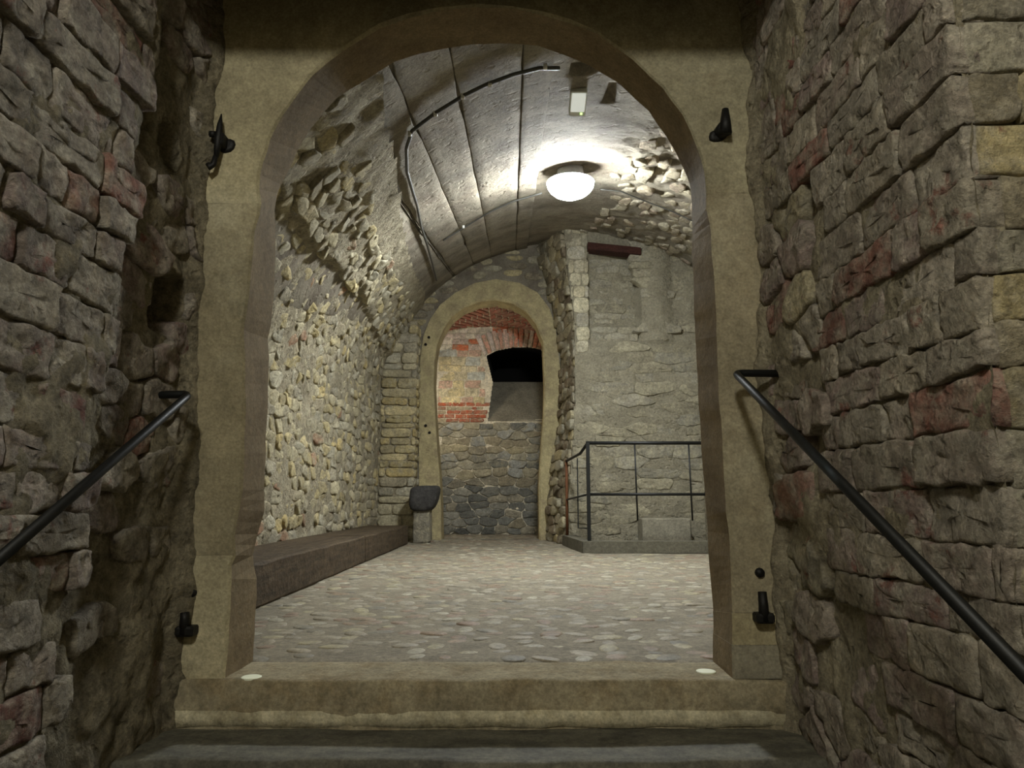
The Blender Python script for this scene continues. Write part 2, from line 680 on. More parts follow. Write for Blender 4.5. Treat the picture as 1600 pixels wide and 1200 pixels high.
wl = grid_bed('wall_left', map_left, .7, 2.60, -.9, 2.75, 110, 210, left_disp, M['mortar_dark'])
tag(wl, kind='structure')
rnd = random.Random(11)
for i, poly in enumerate(courses(.75, 2.05, -.75, 2.6, .105, .2, .34, seed=4, wave=.016)):
    cu, cv = cen(poly)
    e = edge_left(cv) + rnd.uniform(-.07, .05)
    poly = clip(poly, 1, 0, e)
    if len(poly) < 3 or max(p[0] for p in poly) - min(p[0] for p in poly) < .07:
        continue
    red = rnd.random() < .08
    v, f = stone_geo(poly, map_left, .072 + rnd.uniform(.0, .03), .003, .008, 28, .009, i, .08, 3, .05, rounded=0, freq=12)
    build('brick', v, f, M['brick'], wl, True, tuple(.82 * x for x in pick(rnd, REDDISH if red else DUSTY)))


def keep_l(u, v):
    if u < edge_left(v) + .06:
        return False
    if 2.26 < u < 2.55 and 1.08 < v < 1.44:
        return False
    if 2.0 < u < 2.45 and 1.66 < v < 2.0:
        return False
    return True


for i, poly in enumerate(cells(1.82, 2.58, -.5, 2.6, .2, .115, .3, 7, keep_l)):
    cu, cv = cen(poly)
    if cv < .75 and rnd.random() < .55:
        continue
    if rnd.random() < .12:
        continue
    v, f = stone_geo(poly, map_left, rnd.uniform(.0, .035), .004, .011, 24, .013, 500 + i, .08, 2, .12, rounded=0)
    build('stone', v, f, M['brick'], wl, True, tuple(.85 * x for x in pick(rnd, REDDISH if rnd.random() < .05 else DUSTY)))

# --- right stair wall


def map_right(u, v, d):
    return Vector((XR + .05 * (1.9 - u) * 0 - d, u, v))


END_Y = 1.39


def right_disp(u, v):
    d = .014 * fbm(Vector((4.4, u * 5, v * 5)), 4) + .008 * fbm(Vector((6, u * 17, v * 17)), 3) - .001
    if u > 2.1:
        d += .035 * fbm(Vector((u * 3, v * 3, 5)), 3)
    d += .04 * smooth(2.5, 2.57, u)
    return d


wr = grid_bed('wall_right', map_right, END_Y - .0, 2.60, -.9, 2.75, 80, 210, right_disp, M['mortar'])
tag(wr, kind='structure')
rnd = random.Random(21)
for i, poly in enumerate(courses(END_Y, 2.54, -.75, 2.6, .108, .2, .32, seed=9, wave=.02)):
    cu, cv = cen(poly)
    if cu > 2.12 + .1 * noise.noise(Vector((cv * 4, 1, 1))) and cv < 1.6:
        continue
    if cv < .25 and cu > 1.95:
        continue
    red = rnd.random() < .1
    v, f = stone_geo(poly, map_right, .012 + .012 * noise.noise(Vector((COURSE[i] * 1.7, 3, cu * 1.5))) + rnd.uniform(-.004, .006), .0015, .007, 28, .009, 900 + i, .06, 3, .04, rounded=0, freq=12)
    build('brick', v, f, M['brick'], wr, True, pick(rnd, REDDISH if red else DUSTY))


def keep_r(u, v):
    return (u > 2.14 and v > .25 and v < 1.66) or (u > 1.97 and v <= .25)


for i, poly in enumerate(cells(1.9, 2.58, -.6, 1.7, .22, .13, .32, 31, keep_r)):
    if rnd.random() < .1:
        continue
    v, f = stone_geo(poly, map_right, rnd.uniform(.0, .035), .004, .012, 24, .013, 1400 + i, .08, 2, .12, rounded=0)
    build('stone', v, f, M['brick'], wr, True, pick(rnd, REDDISH if rnd.random() < .08 else DUSTY + RUBBLE[:2]))


def map_rend(u, v, d):      # end face of the right wall, towards the stair
    return Vector((u, END_Y - d, v))


wre = grid_bed('wall_right_end', map_rend, XR - .0, 1.75, -.9, 2.75, 40, 180, lambda u, v: .02 * fbm(Vector((u * 5, 8, v * 5)), 3) - .012, M['mortar'])
tag(wre, kind='structure')
for i, poly in enumerate(courses(XR + .012, 1.74, -.75, 2.6, .108, .22, .34, seed=9, wave=.014)):
    v, f = stone_geo(poly, map_rend, rnd.uniform(.0, .015), .002, .008, 24, .007, 1900 + i, .05, 2, .03, rounded=0)
    build('brick', v, f, M['brick'], wre, True, pick(rnd, YELLOW[2:] + RUBBLE))

# --- the stair hall behind the camera
for nm, a_, b_ in (('wall_back', (-1.6, -2.5, -1.6), (2.0, -2.3, 3.2)), ('wall_left_lower', (-1.4, -2.3, -1.6), (-1.14, .702, 3.1)),
                   ('wall_right_lower', (1.72, -2.3, -1.6), (1.95, END_Y, 3.1)), ('floor_lower', (-1.4, -2.3, -1.6), (1.9, .6, -1.22))):
    tag(MB().box(a_, b_).build(nm, M['mortar']), kind='structure')

# --- ceiling over the stair, with the low cross rib that shades the top of the portal
mb = MB()
mb.box((-1.5, -2.2, 3.05), (1.9, 2.6, 3.2))
o = mb.build('ceiling_stair', M['mortar_dark'])
tag(o, kind='structure')
o = MB().box((-1.4, 1.92, 2.37), (1.15, 2.14, 3.06), .02).build('trim_1', M['mortar_dark'])
tag(o, kind='structure')

# --- portal: sandstone blocks round the doorway
front_l = [(351, 1058), (351, 1048), (357, 1000), (360, 950), (361, 905), (360, 884), (368, 868), (366, 835), (372, 796), (379, 765), (381, 695),
           (383, 613), (383, 560), (379, 515), (383, 493), (389, 453), (393, 413), (397, 363), (405, 337), (408, 318)]
back_l = [(396, 1018), (396, 1005), (399, 985), (402, 930), (401, 905), (396, 884), (395, 868), (402, 835), (412, 800), (413, 765), (415, 695),
          (419, 613), (421, 560), (418, 530), (423, 508), (428, 453), (431, 400), (430, 350), (429, 330), (431, 316)]
front_a = [(408, 318), (404, 295), (406, 272), (411, 252), (421, 217), (437, 185), (458, 155), (486, 118), (512, 95), (542, 73), (592, 42), (640, 25), (690, 14),
           (745, 9), (800, 12), (850, 22), (890, 34), (935, 53), (989, 93), (1037, 138), (1067, 180), (1080, 205), (1092, 235), (1100, 268), (1104, 303)]
back_a = [(431, 316), (434, 302), (440, 288), (447, 275), (465, 235), (487, 198), (507, 174), (527, 153), (543, 142), (562, 131), (615, 97), (655, 84), (695, 76),
          (740, 69), (795, 68), (840, 71), (882, 86), (922, 103), (966, 130), (1014, 174), (1042, 216), (1056, 238), (1068, 263), (1077, 288), (1081, 318)]
front_r = [(1104, 303), (1104, 325), (1111, 363), (1115, 420), (1120, 480), (1122, 540), (1124, 613), (1130, 700), (1136, 800), (1141, 853), (1143, 900), (1144, 958),
           (1144, 1008), (1144, 1050), (1145, 1058)]
back_r = [(1081, 318), (1082, 345), (1081, 380), (1083, 430), (1085, 490), (1088, 545), (1091, 613), (1096, 700), (1103, 785), (1106, 853), (1110, 900), (1114, 955),
          (1114, 989), (1113, 1012), (1113, 1020)]


def world_line(pts, Y):
    return [at(x, y, Y) for x, y in pts]


FL, BL = world_line(front_l, PY), world_line(back_l, PB)
FA, BA = world_line(front_a, PY), world_line(back_a, PB)
FR, BR = world_line(front_r, PY), world_line(back_r, PB)
for a, b_ in ((FL[0], BL[0]), (FR[-1], BR[-1]), (FL[0], FL[0])):
    a.z = 0.0
    b_.z = 0.0
OUTL, OUTR, TOPZ = -1.30, 1.06, 2.75


def densify(F_, B_, step=.03):
    f, b2 = [F_[0]], [B_[0]]
    for i in range(len(F_) - 1):
        k = max(1, int((F_[i + 1] - F_[i]).length / step))
        for j in range(1, k + 1):
            t = j / k
            p = F_[i].lerp(F_[i + 1], t)
            q = B_[i].lerp(B_[i + 1], t)
            w = .004 * fbm(p * 9, 2)
            f.append(p + Vector((w, 0, w * .5)))
            b2.append(q + Vector((w, 0, w * .5)))
    return f, b2


def portal_block(name, F_, B_, outer_f, tint=None, wall=None):
    """solid block: the worn opening edge F_/B_ (front/back) and an outer outline on the front plane"""
    f, b2 = densify(F_, B_)
    k = len(f)
    verts, faces = [], []
    # a small worn arris between the front face and the reveal
    cen_ = Vector((-.05, PY, 1.0))
    a1, a2 = [], []
    for p, q in zip(f, b2):
        o_ = Vector((p.x - cen_.x, 0, (p.z - cen_.z) * (1 if p.z > 1.7 else 0))).normalized()
        w = .010 + .006 * noise.noise(p * 6)
        a1.append(p + o_ * w)
        a2.append(p.lerp(q, w / (PB - PY)) + o_ * .001)
    verts = a1 + a2 + b2 + [Vector((p.x, PY, p.z)) for p in outer_f] + [Vector((p.x, PB, p.z)) for p in outer_f]
    m_ = len(outer_f)
    for i in range(k - 1):
        faces.append((i, i + 1, k + i + 1, k + i))
        faces.append((k + i, k + i + 1, 2 * k + i + 1, 2 * k + i))
    o1, o2 = 3 * k, 3 * k + m_
    # front and back faces (outer outline listed from the F_ end back to the F_ start)
    faces.append(tuple(list(range(k)) + [o1 + j for j in range(m_)])[::-1])
    faces.append(tuple([2 * k + i for i in range(k)] + [o2 + j for j in range(m_)]))
    for j in range(m_ - 1):
        faces.append((o1 + j, o1 + j + 1, o2 + j + 1, o2 + j))
    faces.append((k - 1, o1, o2, 3 * k - 1, 2 * k - 1))
    faces.append((0, k, 2 * k, o2 + m_ - 1, o1 + m_ - 1))
    o = build(name, verts, faces, M['portal'], wall, False, lin(tint))
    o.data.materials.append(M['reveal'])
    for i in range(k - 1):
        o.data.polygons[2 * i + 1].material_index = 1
    import bmesh
    bm = bmesh.new()
    bm.from_mesh(o.data)
    bmesh.ops.triangulate(bm, faces=[f_ for f_ in bm.faces if len(f_.verts) > 4])
    bmesh.ops.recalc_face_normals(bm, faces=bm.faces)
    bm.to_mesh(o.data)
    bm.free()
    return o


wp = empty('wall_portal', (0, PY, 0))
tag(wp, kind='structure')
G = .0015


def ov(x, z):
    return Vector((x, PY, z))


def cut_line(F_, B_, i0, i1):
    return F_[i0:i1 + 1], B_[i0:i1 + 1]


# left jamb: base stone and two shafts
f_, b_ = cut_line(FL, BL, 0, 6)
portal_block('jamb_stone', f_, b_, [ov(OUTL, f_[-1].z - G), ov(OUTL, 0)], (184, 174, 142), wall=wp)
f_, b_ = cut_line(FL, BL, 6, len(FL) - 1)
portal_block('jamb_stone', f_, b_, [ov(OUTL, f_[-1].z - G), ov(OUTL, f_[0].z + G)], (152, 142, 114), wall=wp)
# arch: two halves meeting at the crown
kc = 13
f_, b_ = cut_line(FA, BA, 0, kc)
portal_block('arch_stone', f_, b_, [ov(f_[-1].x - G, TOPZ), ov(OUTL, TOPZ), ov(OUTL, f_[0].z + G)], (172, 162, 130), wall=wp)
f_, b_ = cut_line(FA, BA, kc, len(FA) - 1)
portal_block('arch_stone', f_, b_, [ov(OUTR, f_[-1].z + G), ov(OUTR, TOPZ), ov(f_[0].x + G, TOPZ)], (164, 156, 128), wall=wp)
# right jamb
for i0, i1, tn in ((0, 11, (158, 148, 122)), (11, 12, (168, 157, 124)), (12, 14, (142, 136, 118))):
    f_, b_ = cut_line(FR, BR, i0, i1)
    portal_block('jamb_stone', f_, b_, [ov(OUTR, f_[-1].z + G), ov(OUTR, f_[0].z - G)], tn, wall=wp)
# the masonry core on both sides and above (room side)
core = MB()
core.box((-2.3, 2.62, -.1), (-1.302, PB, 4.9))
core.box((1.062, 2.62, -.1), (2.9, PB, 4.9))
core.box((-1.302, 2.62, TOPZ + .002), (1.062, PB, 4.9))
core.build('wall_core', M['mortar'], wp)

# --- stairs
st = empty('stone_staircase', (0, 2.55, -1.4))
tag(st, 'worn grey stone steps climbing to the arched doorway', 'stairs')
RISE, RUN = .152, .295


def slab_mesh(x0, x1, y0, y1, z0, z1, amp, nx=60, ny=10, nz=5, wear=.006):
    """block with uneven top and front"""
    verts, faces = [], []
    prof = []
    for k in range(nz + 1):
        prof.append((y0, z0 + (z1 - .008 - z0) * k / nz))
    for k in range(ny + 1):
        prof.append((y0 + .008 + (y1 - y0 - .008) * k / ny, z1))
    for i in range(nx + 1):
        x = x0 + (x1 - x0) * i / nx
        for (y, z) in prof:
            n_ = fbm(Vector((x * 4, y * 6, z * 6)), 3)
            n2 = fbm(Vector((x * 2.2, y * 3 + 7, z * 3)), 2)
            sag = -wear * math.exp(-((x + .1) / .6) ** 2)
            if z >= z1 - 1e-6:
                verts.append(Vector((x, y, z + amp * n_ + sag * (1 if y < y0 + .2 else .6))))
            else:
                verts.append(Vector((x, y + amp * n_ + amp * n2, z + (sag if z > z0 + .05 else 0))))
    m_ = len(prof)
    for i in range(nx):
        for k in range(m_ - 1):
            a = i * m_ + k
            faces.append((a, a + m_, a + m_ + 1, a + 1))
    n0 = len(verts)
    for i in range(nx + 1):
        x = x0 + (x1 - x0) * i / nx
        verts += [Vector((x, y1, z0))]
    for i in range(nx):
        faces.append((i * m_ + m_ - 1, (i + 1) * m_ + m_ - 1, n0 + i + 1, n0 + i))
        faces.append((i * m_, n0 + i, n0 + i + 1, (i + 1) * m_))
    faces.append(tuple(range(m_)) + (n0,))
    faces.append(tuple(reversed([nx * m_ + k for k in range(m_)])) + (n0 + nx,))
    return verts, faces


for k in range(0, 8):
    y0 = 2.55 - RUN * k
    z1 = -RISE * k
    x1 = .95 if y0 > 1.3 else 1.7
    back = 2.83 if k == 0 else y0 + RUN + .02
    v, f = slab_mesh(-1.20, x1, y0, back, -1.5, z1, .004, nz=14, wear=.006 if k else 0)
    o = build('step', v, f, M['step'] if k == 0 else M['step_dark'], st, True)
# ragged strip of pale render along the foot of the top riser
verts, faces = [], []
nx = 90
for i in range(nx + 1):
    x = -1.16 + 2.09 * i / nx
    zt = -.092 + .004 * noise.noise(Vector((x * 5, 1, 0)))
    zb = -.142 - .006 + .016 * fbm(Vector((x * 4.5, 4, 0)), 4)
    zb = max(-.15, min(-.118, zb))
    yo = 2.549 - .004 - .003 * fbm(Vector((x * 6, 8, 0)), 3)
    verts += [Vector((x, 2.565, zt)), Vector((x, yo + .003, zt - .004)), Vector((x, yo, (zt + zb) / 2)), Vector((x, yo + .002, zb)), Vector((x, 2.565, zb - .002))]
for i in range(nx):
    for k in range(4):
        a = i * 5 + k
        faces.append((a, a + 5, a + 6, a + 1))
o = build('render_strip', verts, faces, M['render'], st, True)
o['label'] = 'ragged pale render strip along the top riser'

# --- handrails


def rail(name, label, pts, r, plates):
    root = empty(name, pts[0])
    tag(root, label, 'handrail', 'stair handrails')
    # rounded bend
    P = [Vector(p) for p in pts]
    path = [P[0]]
    for i in range(1, len(P) - 1):
        a, c = (P[i - 1] - P[i]).normalized(), (P[i + 1] - P[i]).normalized()
        q = .028
        for t in (0, .25, .5, .75, 1):
            A, B, C_ = P[i] + a * q, P[i], P[i] + c * q
            path.append(A * (1 - t) ** 2 + B * 2 * t * (1 - t) + C_ * t * t)
    path.append(P[-1])
    MB().tube(path, r, 14).build('bar', M['rail'], root, True)
    for p, d in plates:
        p, d = Vector(p), Vector(d)
        MB().tube([p, p + d * .012], .035, 16).build('wall_plate', M['iron'], root, True)
    return root


LC = at(296, 616, 2.38)
LLOW = Vector((LC.x, 1.0, LC.z - .565 * 1.38))
rl = rail('handrail', 'dark iron handrail sloping down along the left stair wall', [(-1.22, 2.37, LC.z - .005), LC, LLOW], .013, [((-1.19, 2.37, LC.z - .005), (1, 0, 0))])
RC = at(1149, 583, 2.46)
r2 = at(1600, 1050, RC.x / (.708 / 1.0503))
d = (r2 - RC)
RLOW = RC + d * 1.35
rr = rail('handrail', 'dark iron handrail sloping down along the right brick wall', [(.985, 2.47, RC.z), RC, RLOW], .013, [((.95, 2.47, RC.z), (-1, 0, 0))])
# wall brackets further down (behind the bars)
for root, p0, wx in ((rl, LLOW, XL + .06), (rr, RLOW, XR - .02)):
    p = Vector(p0) + Vector((0, .06, .03))
    MB().tube([p, (p.x + (wx - p.x) * .4, p.y, p.z - .05), (wx, p.y, p.z - .05)], .008, 8).build('bracket', M['iron'], root, True)

# --- iron hinge pins on the portal


def pintle(label, px, py, kind):
    base = at(px, py, PY)
    root = empty('hinge_pin', base)
    tag(root, label, 'hinge pin', 'iron hinge pins on the doorway')
    s = PY / F
    if kind == 'hook_tall':
        MB().box(base + Vector((-.016, -.055, -.02)), base + Vector((.02, .03, .03)), .006).build('shank', M['iron'], root)
        MB().tube([base + Vector((.004, -.045, .105)), base + Vector((.002, -.047, .06)), base + Vector((0, -.048, 0)), base + Vector((-.004, -.048, -.07))],
                  [.002, .011, .016, .009], 8).build('pin', M['iron'], root, True)
        MB().tube([base + Vector((-.004, -.048, -.06)), base + Vector((-.012, -.05, -.10)), base + Vector((-.022, -.052, -.112)), base + Vector((-.03, -.054, -.098))],
                  [.009, .011, .012, .010], 8).build('hook', M['iron'], root, True)
        bo = MB().tube([base + Vector((-.012, -.05, .02)), base + Vector((-.032, -.05, .022))], [.013, .012], 8).build('knob', M['iron'], root, True)
        v, f = stone_geo([(base.x - .01, base.z - .035), (base.x + .045, base.z - .03), (base.x + .05, base.z + .025), (base.x + .0, base.z + .03)],
                         lambda u, v_, d_: Vector((u, PY - d_, v_)), .012, 0, .012, 10, .004, 5, .01)
        build('lead_plug', v, f, M['iron'], root, True)
    elif kind == 'pin_up':
        MB().tube([base + Vector((0, .02, 0)), base + Vector((0, -.05, 0))], [.03, .024], 12).build('shank', M['iron'], root, True)
        MB().tube([base + Vector((0.004, -.045, -.025)), base + Vector((.006, -.045, .02)), base + Vector((.008, -.045, .072))],
                  [.024, .02, .0125], 10).build('pin', M['iron'], root, True)
        v, f = stone_geo([(base.x - .05, base.z - .035), (base.x + .015, base.z - .035), (base.x + .015, base.z + .01), (base.x - .045, base.z + .015)],
                         lambda u, v_, d_: Vector((u, PY - d_, v_)), .012, 0, .012, 10, .004, 6, .01)
        build('lead_plug', v, f, M['iron'], root, True)
    else:
        MB().box(base + Vector((-.032, -.05, -.028)), base + Vector((.03, .03, .005)), .007).build('shank', M['iron'], root)
        MB().tube([base + Vector((-.004, -.035, -.02)), base + Vector((-.004, -.035, .03)), base + Vector((-.006, -.035, kind))],
                  [.018, .016, .0145], 10).build('pin', M['iron'], root, True)
        MB().tube([base + Vector((.0, .02, kind + .06)), base + Vector((.0, -.012, kind + .06))], [.02, .015], 12).build('bolt_head', M['iron'], root, True)
    return root


pintle('tall hooked iron hinge pin high on the left jamb', 349, 228, 'hook_tall')
pintle('stubby upright iron hinge pin high on the right jamb', 1126, 208, 'pin_up')
pintle('short iron hinge pin low on the left jamb', 297, 978, .05)
pintle('long bolt-shaped iron hinge pin low on the right jamb', 1190, 958, .075)

# --- white markers on the threshold
for px, py, lab in ((393, 1057, 'small round white marker on the threshold by the left jamb'), (1103, 1048, 'small round white marker on the threshold by the right jamb')):
    p = at(px, py, 2.6)
    p = Vector((p.x, 2.60, .0))
    r = ray(px, py)
    t = (0.004 - CAMZ) / r.z
    p = Vector((r.x * t, r.y * t, 0.0))
    o = MB().lathe(p, [(.034, -.002), (.034, .003), (.031, .0045)], 28).build('floor_marker', M['marker'])
    tag(o, lab, 'marker', 'white threshold markers')

# ------------------------------------------------------------------ the vaulted room
EC, EA, ER = .80, 2.75, 2.4        # ellipse centre x, half width, rise
WXL, WXR = EC - EA, 2.58
Y0, Y1 = PB, 11.0


def zs(Y):
    return 2.20 - .20 * (11.0 - Y)


ARC = []
s_ = 0.0
prev = None
for i in range(721):
    th = math.pi * i / 720
    p = (EC - EA * math.cos(th), ER * math.sin(th))
    if prev:
        s_ += math.hypot(p[0] - prev[0], p[1] - prev[1])
    ARC.append((s_, th))
    prev = p


def arc_theta(s):
    if s <= 0:
        return 0.0
    lo_, hi_ = 0, 720
    while hi_ - lo_ > 1:
        m_ = (lo_ + hi_) // 2
        if ARC[m_][0] <= s:
            lo_ = m_
        else:
            hi_ = m_
    a, b2 = ARC[lo_], ARC[hi_]
    return a[1] + (b2[1] - a[1]) * (s - a[0]) / max(1e-9, b2[0] - a[0])


def theta_arc(th):
    i = max(0, min(719, int(th / math.pi * 720)))
    a, b2 = ARC[i], ARC[i + 1]
    return a[0] + (b2[0] - a[0]) * (th - a[1]) / (b2[1] - a[1])


def map_vault(Y, t, d):
    """t: arc length from the left springing; d: inwards"""
    th = arc_theta(t)
    x, z = EC - EA * math.cos(th), ER * math.sin(th)
    n_ = Vector((math.cos(th) / EA, 0, -math.sin(th) / ER)).normalized()
    return Vector((x, Y, zs(Y) + z)) + n_ * d


def map_lwall(Y, s, d):
    q = zs(Y)
    if s <= q:
        return Vector((WXL + d, Y, s))
    return map_vault(Y, s - q, d)


def vault_hit(px, py):
    """(Y, t) where the ray meets the left wall or vault; t<0 below the springing"""
    r = ray(px, py)

    def inside(k):
        x, y, z = r.x * k, r.y * k, CAMZ + r.z * k
        if x < WXL:
            return False
        if z > zs(y):
            return ((x - EC) / EA) ** 2 + ((z - zs(y)) / ER) ** 2 < 1
        return True
    a, b2 = 2.5, 16.0
    for k in range(200):
        kk = 2.5 + k * .07
        if not inside(kk):
            b2 = kk
            a = kk - .07
            break
    for _ in range(40):
        m_ = (a + b2) / 2
        if inside(m_):
            a = m_
        else:
            b2 = m_
    x, y, z = r.x * a, r.y * a, CAMZ + r.z * a
    if z <= zs(y):
        return y, z - zs(y)
    th = math.atan2((z - zs(y)) / ER, (EC - x) / EA)
    return y, theta_arc(th)


def on_vault(px, py, d):
    Y, t = vault_hit(px, py)
    return map_vault(Y, t, d) if t > 0 else Vector((WXL + d, Y, zs(Y) + t))


BOUND = sorted((lambda h: (h[0], h[1] + zs(h[0])))(vault_hit(x, y)) for x, y in
               ((525, 160), (532, 210), (557, 257), (567, 283), (582, 350), (600, 400), (613, 433), (640, 470)))
LEDGE = sorted((lambda h: (h[0], h[1] + zs(h[0])))(vault_hit(x, y)) for x, y in
               ((463, 360), (487, 387), (510, 403), (533, 427), (565, 464), (576, 501), (595, 539)))


def ledge(u, v):
    return .05 * smooth(-.03, .03, v - interp(LEDGE, u) - .05 * noise.noise(Vector((u * 4, 2, 2))))


def lw_disp(u, v):
    return .02 * fbm(Vector((u * 4, v * 5, 3)), 4) + ledge(u, v) + .004


wrl = grid_bed('wall_room_left', map_lwall, Y0, 10.9, -.05, 4.2, 200, 130, lw_disp, M['mortar'],
               cut=lambda u, v: v > interp(BOUND, u) + .25)
tag(wrl, kind='structure')
rnd = random.Random(5)
lst = []
for i, poly in enumerate(cells(3.2, 10.85, 0, 4.0, .21, .115, .38, 77, lambda u, v: v < interp(BOUND, u) + .1 * noise.noise(Vector((u * 3, v * 3, 1))))):
    cu, cv = cen(poly)
    if rnd.random() < .06:
        continue
    vis = 0 if cu < 5.3 else area(poly) / cu ** 3
    lst.append((vis, i, poly, cu, cv))
lst.sort(key=lambda q: -q[0])
jn = Joined()
for k, (vis, i, poly, cu, cv) in enumerate(lst):
    up = ledge(cu, cv) > .025
    o_ = ledge(cu, cv) + rnd.uniform(.0, .035) + (.02 if up and rnd.random() < .5 else 0)
    if cv > zs(cu) + .2:
        o_ = ledge(cu, cv) + (o_ - ledge(cu, cv)) * .7
    t = pick(rnd, RUBBLE + (YELLOW if rnd.random() < .4 else []) + ([(150, 120, 96)] if rnd.random() < .2 else []))
    n_ = 12 if k < 300 else 8
    v, f = stone_geo(poly, map_lwall, o_ - .006, .002 + rnd.uniform(0, .005), .014, n_, .014, 3000 + i, .06, 0 if k >= 300 else 1, .22, rounded=0)
    if k < 300:
        build('stone', v, f, M['stone'], wrl, True, t)
    else:
        jn.add(v, f, t)
jn.build('stones', M['stone'], wrl)

# --- vault: rough backing and the long strips left by the shuttering boards
T_END = theta_arc(math.acos((EC - WXR) / EA))
DARKHOLE = [vault_hit(912, 112), vault_hit(955, 150), vault_hit(1045, 390)]


def vault_disp(u, t):
    x = map_vault(u, t, 0).x
    rough = smooth(.75, 1.3, x + .25 * noise.noise(Vector((u * 1.5, t, 4))))
    d = .012 * fbm(Vector((u * 2, t * 2, 6)), 3) - .02
    d += rough * (.022 * fbm(Vector((u * 7, t * 9, 2)), 4) + .02 * fbm(Vector((u * 1.5, t * 1.5, 5)), 2) + .02)
    for k, (hy, ht) in enumerate(DARKHOLE[:2]):
        ry, rt = ((.07, .07), (.16, .035))[k]
        if abs(u - hy) < ry and abs(t - ht) < rt:
            d -= .14 if k == 0 else .06
    return d


ce = grid_bed('ceiling', map_vault, Y0, 11.05, 0.85, T_END, 200, 150, vault_disp, M['vault'])
tag(ce, kind='structure')
rnd = random.Random(8)
SEAMS = [1.02] + sorted(vault_hit(x, y)[1] for x, y in ((607, 290), (640, 340), (668, 370), (714, 350), (762, 370), (808, 330), (850, 200)))
for k in range(len(SEAMS) - 1):
    t = SEAMS[k]
    w = SEAMS[k + 1] - t
    off = .006 + rnd.uniform(0, .010)
    verts, faces = [], []
    ny, nt_ = 90, 6
    for j in range(ny + 1):
        Y = Y0 + .02 + (11.0 - Y0) * j / ny
        wide = (1, 1, 3.0, 1.6, 2.2, 1.3, 1.8, 1)
        g1 = .001 + wide[k] * .5 * .03 * max(0, fbm(Vector((Y * 1.1, k * 5.0, 1)), 4) - .05)
        g2 = .001 + wide[k + 1] * .5 * .03 * max(0, fbm(Vector((Y * 1.1, k * 5.0, 9)), 4) - .05)
        cr = [(g1, -.03), (g1, off - .004), (g1 + .006, off)] + [(g1 + (w - g1 - g2) * q / 4, off) for q in (1, 2, 3)] + [(w - g2 - .006, off), (w - g2, off - .004), (w - g2, -.03)]
        for (a, h) in cr:
            hh = h + (.009 * fbm(Vector((Y * 2.4, (t + a) * 3, 3)), 4) if h > 0 else 0)
            verts.append(map_vault(Y, t + a, hh))
    m_ = len(cr)
    for j in range(ny):
        for i in range(m_ - 1):
            a = j * m_ + i
            faces.append((a, a + m_, a + m_ + 1, a + 1))
    build('plaster_strip', verts, faces, M['vault'], ce, True)

rnd = random.Random(81)
jn = Joined()
for i, poly in enumerate(cells(5.2, 10.0, theta_arc(math.pi * .5), T_END, .2, .13, .36, 83)):
    cu, ct = cen(poly)
    x = map_vault(cu, ct, 0).x
    if x + .25 * noise.noise(Vector((cu * 1.5, ct, 4))) < 1.0 or rnd.random() < .58:
        continue
    if any(abs(cu - hy) < .25 and abs(ct - ht) < .12 for hy, ht in DARKHOLE[:2]):
        continue
    v, f = stone_geo(poly, map_vault, .02 + vault_disp(cu, ct) + rnd.uniform(-.012, .012), .004, .014, 12, .014, 8800 + i, .05, 0, .18, rounded=0)
    build('stone', v, f, M['stone'], ce, True, pick(rnd, [(158, 150, 130), (150, 140, 120), (164, 156, 138), (146, 132, 114)]))

# --- right wall of the room (seen edge-on) and the face wall above the railing
def map_rw(u, v, d):
    return Vector((WXR - d, u, v))


o = grid_bed('wall_room_right', map_rw, Y0, 9.95, -.05, 4.6, 70, 50, lambda u, v: .03 * fbm(Vector((u * 3, v * 3, 7)), 3), M['mortar'])
tag(o, kind='structure')

FY = 9.8
EDGE = [(-.02, .62), (0, .70), (.6, .75), (1.5, .84), (2.2, .87), (3.0, .88), (3.6, .80), (4.7, .72)]
EDGEB = [(0, .49), (.6, .53), (1.5, .70), (2.2, .76), (3.0, .74), (3.6, .62), (4.2, .46), (4.7, .40)]


def map_face(u, v, d):
    return Vector((u, FY - d, v))


REC = (1.08, 1.78, 2.72, 4.05)   # blocked window recess: x0,x1,z0,z1


def in_rec(u, v, m_=0.0):
    return REC[0] - m_ < u < REC[1] + m_ and REC[2] - m_ < v < REC[3] + m_


def rec_depth(v):
    return .05 + .22 * smooth(REC[2], REC[2] + .5, v)


def face_disp(u, v):
    d = .016 * fbm(Vector((u * 3, v * 3, 12)), 4) + .002
    if in_rec(u, v):
        d -= rec_depth(v)
    if 1.78 < u < 2.25 and v > 2.75:
        d += .09 * math.sin((u - 1.78) / .47 * math.pi)
    return d


wf = grid_bed('wall_room_face', map_face, .55, WXR + .02, -.75, 4.75, 84, 190, face_disp, M['face_mortar'], cut=lambda u, v: u < interp(EDGE, v) - .0)
tag(wf, kind='structure')
rnd = random.Random(15)
for i, poly in enumerate(cells(.62, WXR, -.6, 4.5, .46, .145, .3, 41, lambda u, v: u > interp(EDGE, v) + .05 and not in_rec(u, v, .05) and not (u < 1.1 and v > 2.6))):
    cu, cv = cen(poly)
    poly = clip(poly, -1, 0, -interp(EDGE, cv) - .01)
    if len(poly) < 3 or rnd.random() < .15:
        continue
    o_ = rnd.uniform(-.008, .02) + (.06 if 1.85 < cu < 2.2 and cv > 2.8 else 0)
    v, f = stone_geo(poly, map_face, o_, .001, .012, 18, .014, 5000 + i, .07, 1, .05, rounded=0)
    build('stone', v, f, M['stone'], wf, True, pick(rnd, [(152, 145, 124), (156, 150, 132), (150, 145, 128), (160, 153, 130), (146, 139, 118)]))
